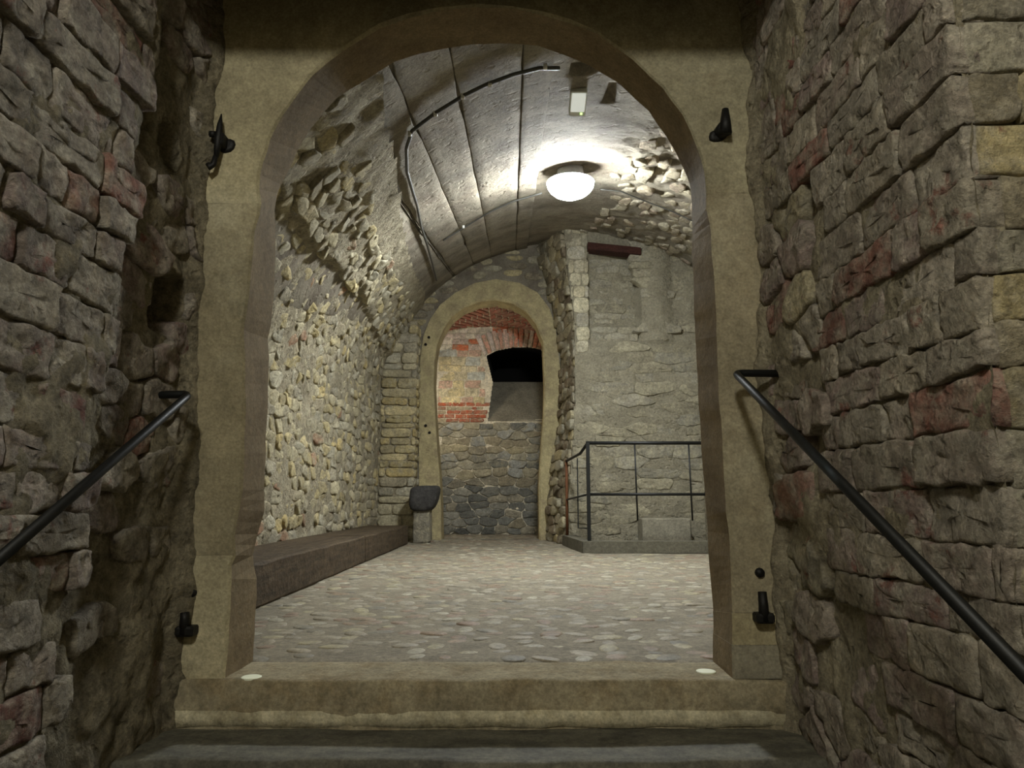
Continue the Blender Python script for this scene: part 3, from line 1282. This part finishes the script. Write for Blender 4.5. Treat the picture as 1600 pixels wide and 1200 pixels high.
for i, poly in enumerate(courses(.74, 1.075, 2.6, 4.6, .19, .24, .34, seed=14, wave=.015)):
    poly = clip(poly, -1, 0, -interp(EDGE, cen(poly)[1]) - .01)
    if len(poly) < 3:
        continue
    v, f = stone_geo(poly, map_face, rnd.uniform(.005, .02), .003, .01, 16, .008, 5400 + i, .07, 1, .03)
    build('stone', v, f, M['stone'], wf, True, pick(rnd, [(196, 188, 160), (188, 180, 156), (200, 190, 160), (184, 178, 160)]))
for i, poly in enumerate(cells(REC[0] + .02, REC[1] - .02, REC[2] + .05, REC[3], .32, .12, .3, 47)):
    v, f = stone_geo(poly, map_face, -rec_depth(cen(poly)[1]) + rnd.uniform(.002, .02), .003, .01, 14, .008, 5600 + i, .05, 1, .05, rounded=0)
    build('stone', v, f, M['stone'], wf, True, pick(rnd, [(156, 149, 128), (160, 154, 136), (152, 147, 130), (164, 156, 132)]))
# beam over the recess
o = MB()
a, b2 = Vector((1.06, FY - .03, 4.10)), Vector((1.80, FY - .03, 4.02))
for (p, q) in ((a, b2),):
    w2, h2 = .10, .05
    o.v += [p + Vector((0, -w2, -h2)), p + Vector((0, w2, -h2)), p + Vector((0, w2, h2)), p + Vector((0, -w2, h2)),
            q + Vector((0, -w2, -h2)), q + Vector((0, w2, -h2)), q + Vector((0, w2, h2)), q + Vector((0, -w2, h2))]
    o.f += [(0, 1, 2, 3), (7, 6, 5, 4), (0, 4, 5, 1), (1, 5, 6, 2), (2, 6, 7, 3), (3, 7, 4, 0)]
o = o.build('timber_lintel', M['wood_red'])
tag(o, 'dark red timber lintel above the blocked window recess', 'lintel')

# broken rubble end of that wall, running back to the niche


def map_break(u, v, d):
    """u 0..1 from the front edge back to the end wall"""
    x0 = interp(EDGE, v)
    a, b3 = Vector((x0, FY, v)), Vector((interp(EDGEB, v), Y1 + .02, v))
    p = a.lerp(b3, u)
    n_ = Vector((-(b3.y - a.y), b3.x - a.x, 0)).normalized()
    return p + n_ * d


wb = grid_bed('wall_room_break', map_break, 0, 1, -.05, 4.75, 20, 120, lambda u, v: .05 * fbm(Vector((u * 4, v * 4, 19)), 4) * smooth(0, .15, u) * smooth(1, .85, u), M['mortar_dark'])
tag(wb, kind='structure')
for i, poly in enumerate(cells(.02, .98, .0, 4.5, .3, .13, .34, 53)):
    v, f = stone_geo(poly, map_break, rnd.uniform(.0, .06), .005, .014, 12, .012, 6000 + i, .06, 0, .1, rounded=0)
    build('stone', v, f, M['stone'], wb, True, pick(rnd, RUBBLE + [(126, 112, 92)] * 3))

# --- end wall with the tall arch
in_open = [(690, 838), (689, 790), (687, 740), (683, 700), (680, 650), (678, 600), (679, 565), (684, 538), (693, 515), (706, 496), (725, 482), (750, 472), (775, 470), (800, 475), (822, 488),
           (838, 508), (848, 535), (849, 560), (850, 600), (849, 650), (845, 700), (842, 760), (842, 800), (842, 838)]
out_band = [(655, 838), (655, 790), (655, 740), (655, 700), (655, 650), (655, 600), (657, 560), (662, 525), (672, 500), (688, 477), (712, 458), (742, 443), (775, 437), (812, 443), (840, 458),
            (858, 482), (868, 512), (872, 550), (878, 600), (877, 650), (870, 700), (860, 760), (858, 800), (858, 838)]
IN = [at(x, y, Y1) for x, y in in_open]
OU = [at(x, y, Y1) for x, y in out_band]
for P in (IN, OU):
    P[0].z = P[-1].z = 0.0


def inside_poly(P, x, z):
    c = False
    n_ = len(P)
    for i in range(n_):
        a, b3 = P[i], P[(i + 1) % n_]
        if (a.z > z) != (b3.z > z) and x < (b3.x - a.x) * (z - a.z) / (b3.z - a.z) + a.x:
            c = not c
    return c


def map_end(u, v, d):
    return Vector((u, Y1 - d, v))


we = grid_bed('wall_end', map_end, -2.0, .95, -.05, 4.9, 90, 150, lambda u, v: .012 * fbm(Vector((u * 3, v * 3, 22)), 3), M['vault'],
              cut=lambda u, v: inside_poly([p.lerp(q, .45) for p, q in zip(IN, OU)], u, v))
tag(we, kind='structure')
# plaster band: pieces between the cracks
cuts = [0, 3, 9, 12, 15, 17, 19, 23]
for i0, i1 in zip(cuts, cuts[1:]):
    fi, fo = IN[i0:i1 + 1], OU[i0:i1 + 1]
    k_ = len(fi)
    verts, faces = [], []
    for p, q in zip(fi, fo):
        w = .03 * noise.noise(p * 3)
        dd = (q - p).normalized()
        verts += [q + Vector((0, .02, 0)), q + Vector((0, -.03, 0)), p + dd * .03 + Vector((w * .3, -.05, 0)), p + Vector((w * .3, -.025, 0)), p + Vector((w * .3, .38, 0))]
    for i in range(k_ - 1):
        for j in range(4):
            a = i * 5 + j
            faces.append((a, a + 1, a + 6, a + 5))
    faces.append((4, 3, 2, 1, 0))
    e = (k_ - 1) * 5
    faces.append((e, e + 1, e + 2, e + 3, e + 4))
    o = build('arch_band', verts, faces, M['band'], we, False)
# putlog holes in the band: solid black discs painting their inner shade
for px, py in ((665, 538), (670, 527), (665, 665), (671, 676)):
    p = at(px, py, Y1 - .055)
    MB().tube([p, p + Vector((0, .02, 0))], .022, 8).build('hole', M['hole'], we)
rnd = random.Random(17)
for i, poly in enumerate(cells(-1.95, .8, 2.6, 4.8, .3, .13, .3, 61, lambda u, v: not inside_poly([c_ + (c_ - Vector((-.3, Y1, 2))).normalized() * .1 for c_ in OU], u, v))):
    cu, cv = cen(poly)
    if rnd.random() < .35:
        continue
    v, f = stone_geo(poly, map_end, rnd.uniform(.01, .03), .012, .02, 10, .01, 6400 + i, .05, 0, .06)
    build('stone', v, f, M['stone'], we, True, pick(rnd, RUBBLE + [(128, 118, 100)] * 2))

# --- pier of long courses in the left corner
PX0, PX1, PYY = WXL - .02, -1.43, 10.62


def map_pier(u, v, d):
    return Vector((u, PYY - d, v))


def map_piers(u, v, d):
    return Vector((PX1 + d, u, v))


mb = MB().box((PX0, PYY, 0), (PX1, Y1 + .02, 3.25))
wpi = mb.build('wall_pier', M['mortar'])
tag(wpi, kind='structure')
rnd = random.Random(19)
for i, poly in enumerate(courses(PX0 + .03, PX1 + .015, .02, 3.2, .135, .3, .62, seed=23, wave=.02, hvar=.35)):
    v, f = stone_geo(poly, map_pier, rnd.uniform(.01, .045), .005, .012, 16, .01, 6800 + i, .05, 1, .05)
    build('stone', v, f, M['stone'], wpi, True, pick(rnd, YELLOW if .9 < cen(poly)[1] < 2.4 else RUBBLE))
for i, poly in enumerate(courses(PYY - .0, Y1 - .03, .02, 3.2, .135, .2, .4, seed=23, wave=.02, hvar=.35)):
    v, f = stone_geo(poly, map_piers, rnd.uniform(.01, .04), .009, .02, 10, .01, 6950 + i, .05, 0, .05)
    build('stone', v, f, M['stone'], wpi, True, pick(rnd, YELLOW if .9 < cen(poly)[1] < 2.4 else RUBBLE))

# --- niche behind the arch
NY = 12.75
NX0, NX1 = -1.42, .66
NTOP = 3.69


def niche_z(x):
    return NTOP - .10 * ((x + .38) / .9) ** 2


WIN = [at(762, 658, NY), at(770, 598, NY), at(760, 556, NY), at(775, 548, NY), at(800, 543, NY), at(825, 542, NY), at(846, 546, NY), at(852, 600, NY), at(851, 655, NY)]


def map_niche(u, v, d):
    return Vector((u, NY - d, v))


wn = grid_bed('wall_niche', map_niche, NX0, NX1, -.05, 3.95, 170, 320, lambda u, v: .012 * fbm(Vector((u * 4, v * 4, 27)), 3) - .01, M['white_render'],
              cut=lambda u, v: inside_poly(WIN, u, v))
tag(wn, kind='structure')
rnd = random.Random(23)
ZB = at(700, 660, NY).z        # top of the grey rubble
ZR = at(700, 632, NY).z        # top of the thin red brick courses
ZM = at(700, 548, NY).z


def off_win(u, v, m_=.06):
    return not inside_poly([p + (p - Vector((.05, NY, 2.6))).normalized() * m_ for p in WIN], u, v)


for i, poly in enumerate(cells(NX0 + .1, NX1, 0, ZB, .27, .14, .36, 71)):
    cu, cv = cen(poly)
    pal = GREYS[:4] + [(150, 141, 118), (156, 149, 130)] if cv < 1.0 else GREYS[:3] + RUBBLE + [(168, 168, 160)]
    v, f = stone_geo(poly, map_niche, rnd.uniform(.004, .035), .005, .012, 16, .014, 7000 + i, .05, 1, .12, rounded=0)
    build('stone', v, f, M['grey_stone'] if cv < 1.0 else M['stone'], wn, True, pick(rnd, pal))
for i, poly in enumerate(courses(NX0 + .1, NX1, ZB, ZR, .07, .16, .3, seed=33, wave=.012)):
    cu, cv = cen(poly)
    if not off_win(cu, cv):
        continue
    v, f = stone_geo(poly, map_niche, rnd.uniform(.004, .02), .006, .008, 14, .006, 7300 + i, .04, 0, .04, rounded=0)
    build('brick', v, f, M['stone'], wn, True, pick(rnd, [(182, 98, 70), (174, 104, 80), (164, 108, 86), (176, 160, 132)]))
for i, poly in enumerate(courses(NX0 + .1, NX1, ZR, ZM, .13, .2, .42, seed=35, wave=.02, hvar=.3)):
    cu, cv = cen(poly)
    if not off_win(cu, cv, .03):
        continue
    if cu < WIN[0].x + .2:
        poly = clip(poly, 1, 0, min(WIN[0].x, WIN[2].x) - .015)
        if len(poly) < 3:
            continue
    v, f = stone_geo(poly, map_niche, rnd.uniform(-.004, .018), .005, .01, 14, .009, 7500 + i, .04, 0, .05, rounded=0)
    build('stone', v, f, M['stone'], wn, True, pick(rnd, [(228, 212, 166), (222, 206, 160), (214, 202, 168), (224, 212, 178), (214, 180, 158), (200, 201, 190)]))
for i, poly in enumerate(courses(NX0 + .1, NX1, ZM, 3.62, .11, .2, .36, seed=37, wave=.01)):
    cu, cv = cen(poly)
    if not off_win(cu, cv, .16) or (cu > -.46 and cv < 3.5):
        continue
    red = rnd.random() < .2
    v, f = stone_geo(poly, map_niche, rnd.uniform(-.004, .01) + (.01 if red else 0), .005, .008, 14, .006, 7700 + i, .04, 0, .03, rounded=0)
    build('brick', v, f, M['stone'], wn, True, pick(rnd, [(206, 120, 84)] if red else [(232, 220, 200), (226, 208, 192), (222, 200, 186), (236, 228, 206)]))
# radiating bricks of the window arch
vc = Vector((.08, NY, 1.9))
for i in range(15):
    a0 = math.radians(115 - 50 * i / 15.0)
    a1 = math.radians(115 - 50 * (i + .82) / 15.0)
    xa = (at(760, 556, NY).x + (at(848, 546, NY).x - at(760, 556, NY).x) * (i + .41) / 15.0)
    zb = interp([(p.x, p.z) for p in WIN[2:7]], xa)
    r0 = math.hypot(xa - vc.x, zb - vc.z) + .002
    L_ = .36 if i > 0 else .42
    poly = [(vc.x + r0 * math.cos(a0), vc.z + r0 * math.sin(a0)), (vc.x + r0 * math.cos(a1), vc.z + r0 * math.sin(a1)),
            (vc.x + (r0 + L_) * math.cos(a1), vc.z + (r0 + L_) * math.sin(a1)), (vc.x + (r0 + L_) * math.cos(a0), vc.z + (r0 + L_) * math.sin(a0))]
    v, f = stone_geo(poly, map_niche, .03 + rnd.uniform(0, .01), .003, .008, 12, .004, 7900 + i, .04, 0, .02, rounded=0)
    build('brick', v, f, M['stone'], wn, True, pick(rnd, [(222, 150, 124), (222, 172, 150), (230, 196, 178), (230, 214, 200)]))
# the splayed sill and the shaft behind the window, its darkness painted black
sx0, sx1 = WIN[0].x, WIN[-1].x
zf, zb2 = WIN[0].z, 2.78
BKY = 13.45
verts = [Vector((sx0, NY - .005, zf)), Vector((sx1 + .05, NY - .005, zf)), Vector((sx1 + .05, BKY, zb2)), Vector((sx0 + .06, BKY, zb2))]
build('window_sill', verts, [(0, 1, 2, 3)], M['slab'], wn, False)
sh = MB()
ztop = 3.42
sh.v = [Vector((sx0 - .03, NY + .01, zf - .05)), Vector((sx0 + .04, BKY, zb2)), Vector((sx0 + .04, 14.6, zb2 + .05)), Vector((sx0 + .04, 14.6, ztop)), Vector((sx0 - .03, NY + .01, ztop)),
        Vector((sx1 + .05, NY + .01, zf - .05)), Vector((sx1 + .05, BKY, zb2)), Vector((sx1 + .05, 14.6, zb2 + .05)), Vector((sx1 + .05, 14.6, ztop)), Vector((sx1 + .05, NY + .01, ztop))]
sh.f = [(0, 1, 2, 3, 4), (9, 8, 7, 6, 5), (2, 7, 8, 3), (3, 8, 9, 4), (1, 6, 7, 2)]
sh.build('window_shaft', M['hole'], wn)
# niche cheeks
for nm, xx, s in (('wall_niche_left', NX0, 1), ('wall_niche_right', NX1, -1)):
    o = grid_bed(nm, lambda u, v, d, xx=xx, s=s: Vector((xx + s * d, u, v)), Y1 + .01, NY + .02, -.05, 3.9, 20, 50, lambda u, v: .02 * fbm(Vector((u * 4, v * 4, 31)), 3), M['mortar'])
    tag(o, kind='structure')
# herringbone brick ceiling of the niche


def map_nceil(u, v, d):
    return Vector((u, v, niche_z(u) - d))


nc = grid_bed('ceiling_niche', map_nceil, NX0, NX1, Y1 - .0, NY + .03, 20, 16, lambda u, v: 0.0, M['white_render'])
tag(nc, kind='structure')
bw, bl, ang = .135, .40, math.radians(58)
ca_, sa_ = math.cos(ang), math.sin(ang)
for side in (-1, 1):
    for r in range(28):
        for q in range(5):
            # bricks run obliquely away from the middle line
            y_c = Y1 + .1 + r * bw / ca_
            L0, L1 = q * bl + (r % 2) * bl * .5 - bl * .5, 0
            L1 = L0 + bl - .018
            L0 = max(L0, .0)
            if L1 < .05:
                continue
            hw = bw * .37 / ca_
            pts_ = []
            for (L_, o_) in ((L0, -hw), (L1, -hw), (L1, hw), (L0, hw)):
                pts_.append((-.38 + side * (L_ * ca_ + .006), y_c - L_ * sa_ + o_))
            poly = clip(pts_, 0, -1, -(Y1 + .3))
            poly = clip(poly, 0, 1, NY - .02) if poly else poly
            poly = clip(poly, side, 0, side * -.38 + 1.0) if poly else poly
            if len(poly) < 3 or area(poly) < .004:
                continue
            v, f = stone_geo(poly, map_nceil, .02, .002, .005, 10, .003, 8200 + r * 10 + q, .02, 0, 0, rounded=0)
            build('brick', v, f, M['stone'], nc, True, pick(rnd, [(184, 118, 100), (176, 112, 98), (190, 134, 114), (172, 124, 110)]))

# ------------------------------------------------------------------ floor
def floor_disp(u, v):
    return (.008 * fbm(Vector((u * 2, v * 2, 40)), 3) - .003) * smooth(2.8, 3.0, v) + .004 - .02 * (1 - smooth(2.79, 2.87, v))


fl = grid_bed('floor', lambda u, v, d: Vector((u, v, d)), -2.05, 2.7, 2.80, 13.0, 95, 204, floor_disp, M['floor'],
              cut=lambda u, v: u > .9 and 8.4 < v < 9.9)
tag(fl, kind='structure')
# cobbles: shared meshes
cob = []
rnd = random.Random(3)
CPAL = [(148, 139, 120), (152, 144, 126), (140, 133, 116), (160, 152, 134), (144, 126, 106), (168, 162, 143), (138, 119, 102), (125, 120, 107), (154, 146, 120)]
for k in range(27):
    n_ = 9
    a_, b3 = rnd.uniform(.85, 1.2), rnd.uniform(.55, .8)
    verts, faces = [], []
    for (rr_, h) in ((1.0, -.25), (.97, .08), (.78, .22), (.42, .29)):
        for j in range(n_):
            an = 2 * math.pi * j / n_
            w = 1 + .13 * noise.noise(Vector((math.cos(an) * 1.5, math.sin(an) * 1.5, k * 3.3)))
            verts.append(Vector((math.cos(an) * a_ * rr_ * w, math.sin(an) * b3 * rr_ * w, h)))
    verts.append(Vector((0, 0, .30)))
    for r_ in range(3):
        for j in range(n_):
            q = (j + 1) % n_
            faces.append((r_ * n_ + j, r_ * n_ + q, (r_ + 1) * n_ + q, (r_ + 1) * n_ + j))
    for j in range(n_):
        faces.append((3 * n_ + j, 3 * n_ + (j + 1) % n_, 4 * n_))
    me = bpy.data.meshes.new('cobble')
    me.from_pydata(verts, [], faces)
    me.materials.append(M['cobble'])
    me.polygons.foreach_set('use_smooth', [True] * len(me.polygons))
    c_ = lin(CPAL[k % len(CPAL)])
    kk = rnd.uniform(.9, 1.1)
    at_ = me.attributes.new('tint', 'FLOAT_COLOR', 'POINT')
    at_.data.foreach_set('color', [c_[0] * kk, c_[1] * kk, c_[2] * kk, 1.0] * len(verts))
    cob.append((me, verts, faces, tuple(x * kk for x in c_)))
spots = []
y = 2.90
row = 0
while y < 12.6:
    x = -1.40 + rnd.uniform(0, .1)
    while x < 2.5:
        spots.append((x + rnd.uniform(-.02, .02), y + rnd.uniform(-.025, .025)))
        x += rnd.uniform(.095, .165)
    y += .098
    row += 1


def in_view(x, y):
    px = 800 + F * x / (y * CP - (-CAMZ) * 0 + .0001)
    lo_px = 395
    hi_px = 1120
    return lo_px < px < hi_px


jn = Joined()
count = 0
for (x, y) in spots:
    if y > 8.2 and x > .66:
        continue
    if y > 10.9 and not (-1.25 < x < .5):
        continue
    if rnd.random() < (.24 if y < 3.6 else .15) + .2 * noise.noise(Vector((x * 1.2, y * 1.2, 7))):
        continue
    me, verts, faces, c_ = cob[rnd.randrange(len(cob))]
    s = rnd.uniform(.042, .068)
    rz = rnd.gauss(0, .9)
    sz = s * rnd.uniform(.2, .5)
    z = floor_disp(x, y) - rnd.uniform(.0, .004)
    if count < 300 and in_view(x, y):
        o = bpy.data.objects.new('cobble', me)
        o.location = (x, y, z)
        o.rotation_euler = (rnd.uniform(-.06, .06), rnd.uniform(-.06, .06), rz)
        o.scale = (s, s, sz)
        link(o, fl)
        count += 1
    else:
        ca, sa = math.cos(rz), math.sin(rz)
        jn.add([Vector((x + s * (p.x * ca - p.y * sa), y + s * (p.x * sa + p.y * ca), z + sz * p.z)) for p in verts], faces, c_)
jn.build('cobbles', M['cobble'], fl)

# ------------------------------------------------------------------ things in the room


def beam(label, y0, y1, seed):
    X0, X1, H = -1.93, -1.40, .25
    verts, faces = [], []
    n_ = max(10, int((y1 - y0) / .06))
    for i in range(n_ + 1):
        Y = y0 + (y1 - y0) * i / n_
        p = Vector((Y * 2.5, seed, 0))
        w1 = .008 * fbm(p, 3)
        chip = .03 * max(0, fbm(Vector((Y * 1.6, seed + 5, 0)), 3)) + .012
        x1 = X1 + w1
        ring = [(X0, 0.0), (x1 - .01, 0.0), (x1, .015), (x1 + .004 * noise.noise(p * 3), .12), (x1 - .004, H - chip), (x1 - chip * 1.4, H - .004 + .004 * noise.noise(p * 4)),
                (x1 - .16, H + .006 * noise.noise(p * 2)), (x1 - .33, H - .006), (X0, H)]
        verts += [Vector((x, Y, z + .004)) for x, z in ring]
    k_ = 9
    for i in range(n_):
        for j in range(k_):
            a, b3 = i * k_ + j, i * k_ + (j + 1) % k_
            faces.append((a, a + k_, b3 + k_, b3))
    faces.append(tuple(range(k_)))
    faces.append(tuple(n_ * k_ + k_ - 1 - j for j in range(k_)))
    o = build('timber_beam', verts, faces, M['wood'], None, False)
    return tag(o, label, 'beam', 'timber beams along the rubble wall')


beam('long brown timber beam on the cobbles, the nearer of two along the rubble wall', 2.95, 7.08, 1.0)
beam('brown timber beam on the cobbles, the farther one ending at the stone pier', 7.10, 9.95, 4.0)

# stone post with a dark cap
pb = Vector((-1.25, 10.30, 0))
root = empty('stone_post', pb)
tag(root, 'short stone post with a dark overhanging cap beside the arch', 'post')
v, f = stone_geo([(pb.x - .12, 0), (pb.x + .12, 0), (pb.x + .11, .47), (pb.x - .12, .47)], lambda u, v_, d_: Vector((u, pb.y - d_, v_)), .13, 0, .02, 20, .014, 3, .14, 1, rounded=0)
build('shaft', v, f, M['stone'], root, True, lin((128, 122, 108)))
v, f = stone_geo([(pb.x - .17, .45), (pb.x + .12, .43), (pb.x + .2, .56), (pb.x + .24, .80), (pb.x - .17, .77)], lambda u, v_, d_: Vector((u, pb.y - d_, v_)), .2, 0, .05, 20, .012, 9, .2, 1, rounded=1)
build('cap_stone', v, f, M['dark_stone'], root, True, lin((70, 68, 66)))['label'] = 'dark grey rounded cap stone'

# kerb round the stair pit
KZ = .135
kb = empty('kerb', (1.6, 8.32, 0))
tag(kb, 'low dark concrete kerb carrying the railing', 'kerb')


def prism(pts, z0, z1):
    mb_ = MB()
    n_ = len(pts)
    mb_.v = [Vector((x, y, z0)) for x, y in pts] + [Vector((x, y, z1)) for x, y in pts]
    mb_.f = [tuple(range(n_))[::-1], tuple(range(n_, 2 * n_))] + [(i, (i + 1) % n_, n_ + (i + 1) % n_, n_ + i) for i in range(n_)]
    return mb_


prism([(.79, 8.22), (2.56, 8.24), (2.56, 8.44), (.93, 8.44)], .006, KZ).build('front_kerb', M['kerb'], kb)
prism([(.785, 8.224), (.925, 8.444), (.84, 9.70), (.66, 9.70)], .006, KZ).build('side_kerb', M['kerb'], kb)
pit = MB()
pit.v = [Vector(p) for p in ((.93, 8.44, .02), (2.6, 8.44, .02), (2.6, 8.44, -.7), (.93, 8.44, -.7), (.84, 9.82, .02), (.84, 9.82, -.7), (2.6, 9.82, -.7))]
pit.f = [(0, 1, 2, 3), (0, 3, 5, 4), (3, 2, 6, 5)]
tag(pit.build('floor_pit', M['slab']), kind='structure')
# squared block in the pit
o = MB().box((1.66, 9.36, -.70), (2.28, 9.74, .36), .015).build('stone_block', M['slab'])
tag(o, 'squared grey stone block behind the railing at the foot of the wall', 'block')

# railing
rg = empty('railing', (.86, 8.36, .136))
tag(rg, 'thin black iron railing standing on the low kerb', 'railing')
RX, RY = at(918, 847, 8.34).x + .02, 8.34
zt, zm = 1.24, .655
wx, wy = at(885, 720, 9.62).x, 9.62
MB().box((RX - .02, RY - .02, .136), (RX + .02, RY + .02, zt), .003).build('post', M['rail'], rg)
MB().tube([(RX - .02, RY, zt), (2.6, RY, zt)], .02, 8).build('top_rail', M['rail'], rg, True)
MB().tube([(RX, RY, zm), (2.6, RY, zm)], .016, 8).build('middle_rail', M['rail'], rg, True)
for px in (993, 1078):
    x = at(px, 750, RY).x
    MB().tube([(x, RY, zt), (x + .012, RY, .36)], .010, 6).build('spindle', M['rail'], rg, True)
x = at(1180, 750, RY).x
MB().tube([(x, RY, zt), (x + .012, RY, .36)], .010, 6).build('spindle', M['rail'], rg, True)
MB().tube([(RX, RY, zt), (RX - .04, RY + .5, zt - .09), (wx, wy, zt - .14)], .018, 8).build('return_rail', M['rail'], rg, True)
MB().tube([(RX, RY, zm), (wx, wy, zm - .06)], .012, 8).build('return_rail', M['rail'], rg, True)
o = MB().tube([(wx, wy, .136), (wx, wy, zt - .12)], .019, 10).build('wall_post', M['rust'], rg, True)
o['label'] = 'rust-brown end post'
p1 = at(902, 716, 8.95)
p2 = at(905, 825, 8.95)
p2.x = p1.x
MB().tube([p1, p2, (RX, RY, p2.z + .02)], .008, 6).build('frame_bar', M['rail'], rg, True)

# ceiling lamp
LY, LT = vault_hit(891, 266)
lp = map_vault(LY, LT, 0)
root = empty('ceiling_lamp', lp)
tag(root, 'round glowing white lamp on the vault', 'lamp')
LR = 39.0 * lp.y / F
MB().lathe(lp + Vector((0, 0, -.10)), [(LR * .9, -.030), (LR * 1.012, -.029), (LR * 1.012, -.022), (LR * .75, -.014), (LR * .6, .03), (LR * .5, .16)], 40).build('housing', M['housing'], root, True)
prof = [(LR * math.sin(a), -.05 - LR * .66 * math.cos(a) + .0) for a in [math.radians(q) for q in (4, 15, 30, 45, 60, 75, 90)]]
MB().lathe(lp + Vector((0, 0, -.08)), prof, 40).build('diffuser', M['lamp'], root, True)

# emergency light box
p = on_vault(902, 151, .03)
root = empty('emergency_light', p)
tag(root, 'small white emergency light box high on the vault', 'light box')
MB().box(p + Vector((-.055, -.1, -.035)), p + Vector((.055, .1, .035)), .006).build('body', M['white_box'], root)
MB().box(p + Vector((-.047, -.09, -.042)), p + Vector((.047, .06, -.034)), .003).build('cover', M['glow'], root)
MB().box(p + Vector((.02, .07, -.04)), p + Vector((.034, .085, -.034)), .002).build('indicator', M['led'], root)
# its slope follows the vault
root.rotation_euler = (math.radians(-20), 0, 0)


def cable(label, pix, r, clips=()):
    root = empty('cable', on_vault(*pix[0], .03))
    tag(root, label, 'cable', 'cables on the vault')
    pts = []
    for (a, b3) in zip(pix, pix[1:]):
        for q in range(4):
            t_ = q / 4
            pts.append(on_vault(a[0] + (b3[0] - a[0]) * t_, a[1] + (b3[1] - a[1]) * t_, .035))
    pts.append(on_vault(*pix[-1], .035))
    MB().tube(pts, r, 8).build('wire', M['cable'], root, True)
    for c_ in clips:
        q = on_vault(*c_, .035)
        MB().box(q + Vector((-.012, -.012, -.018)), q + Vector((.012, .012, .012)), .003).build('clip', M['clip'], root)


cable('grey cable curving across the left side of the vault and down to the arch',
      [(872, 98), (840, 98), (800, 108), (757, 124), (722, 141), (678, 168), (640, 197), (631, 225), (632, 262), (640, 290), (648, 315), (655, 350), (665, 380), (672, 405), (680, 435)],
      .012, [(850, 95), (763, 122), (720, 142), (677, 169), (636, 201)])
cable('thin grey cable running from the lamp to the left', [(690, 372), (720, 353), (765, 326), (800, 310), (846, 297)], .009, [(722, 350)])
cable('thin grey cable running from the lamp to the right', [(938, 291), (970, 294), (1010, 310), (1050, 325), (1086, 342)], .007)
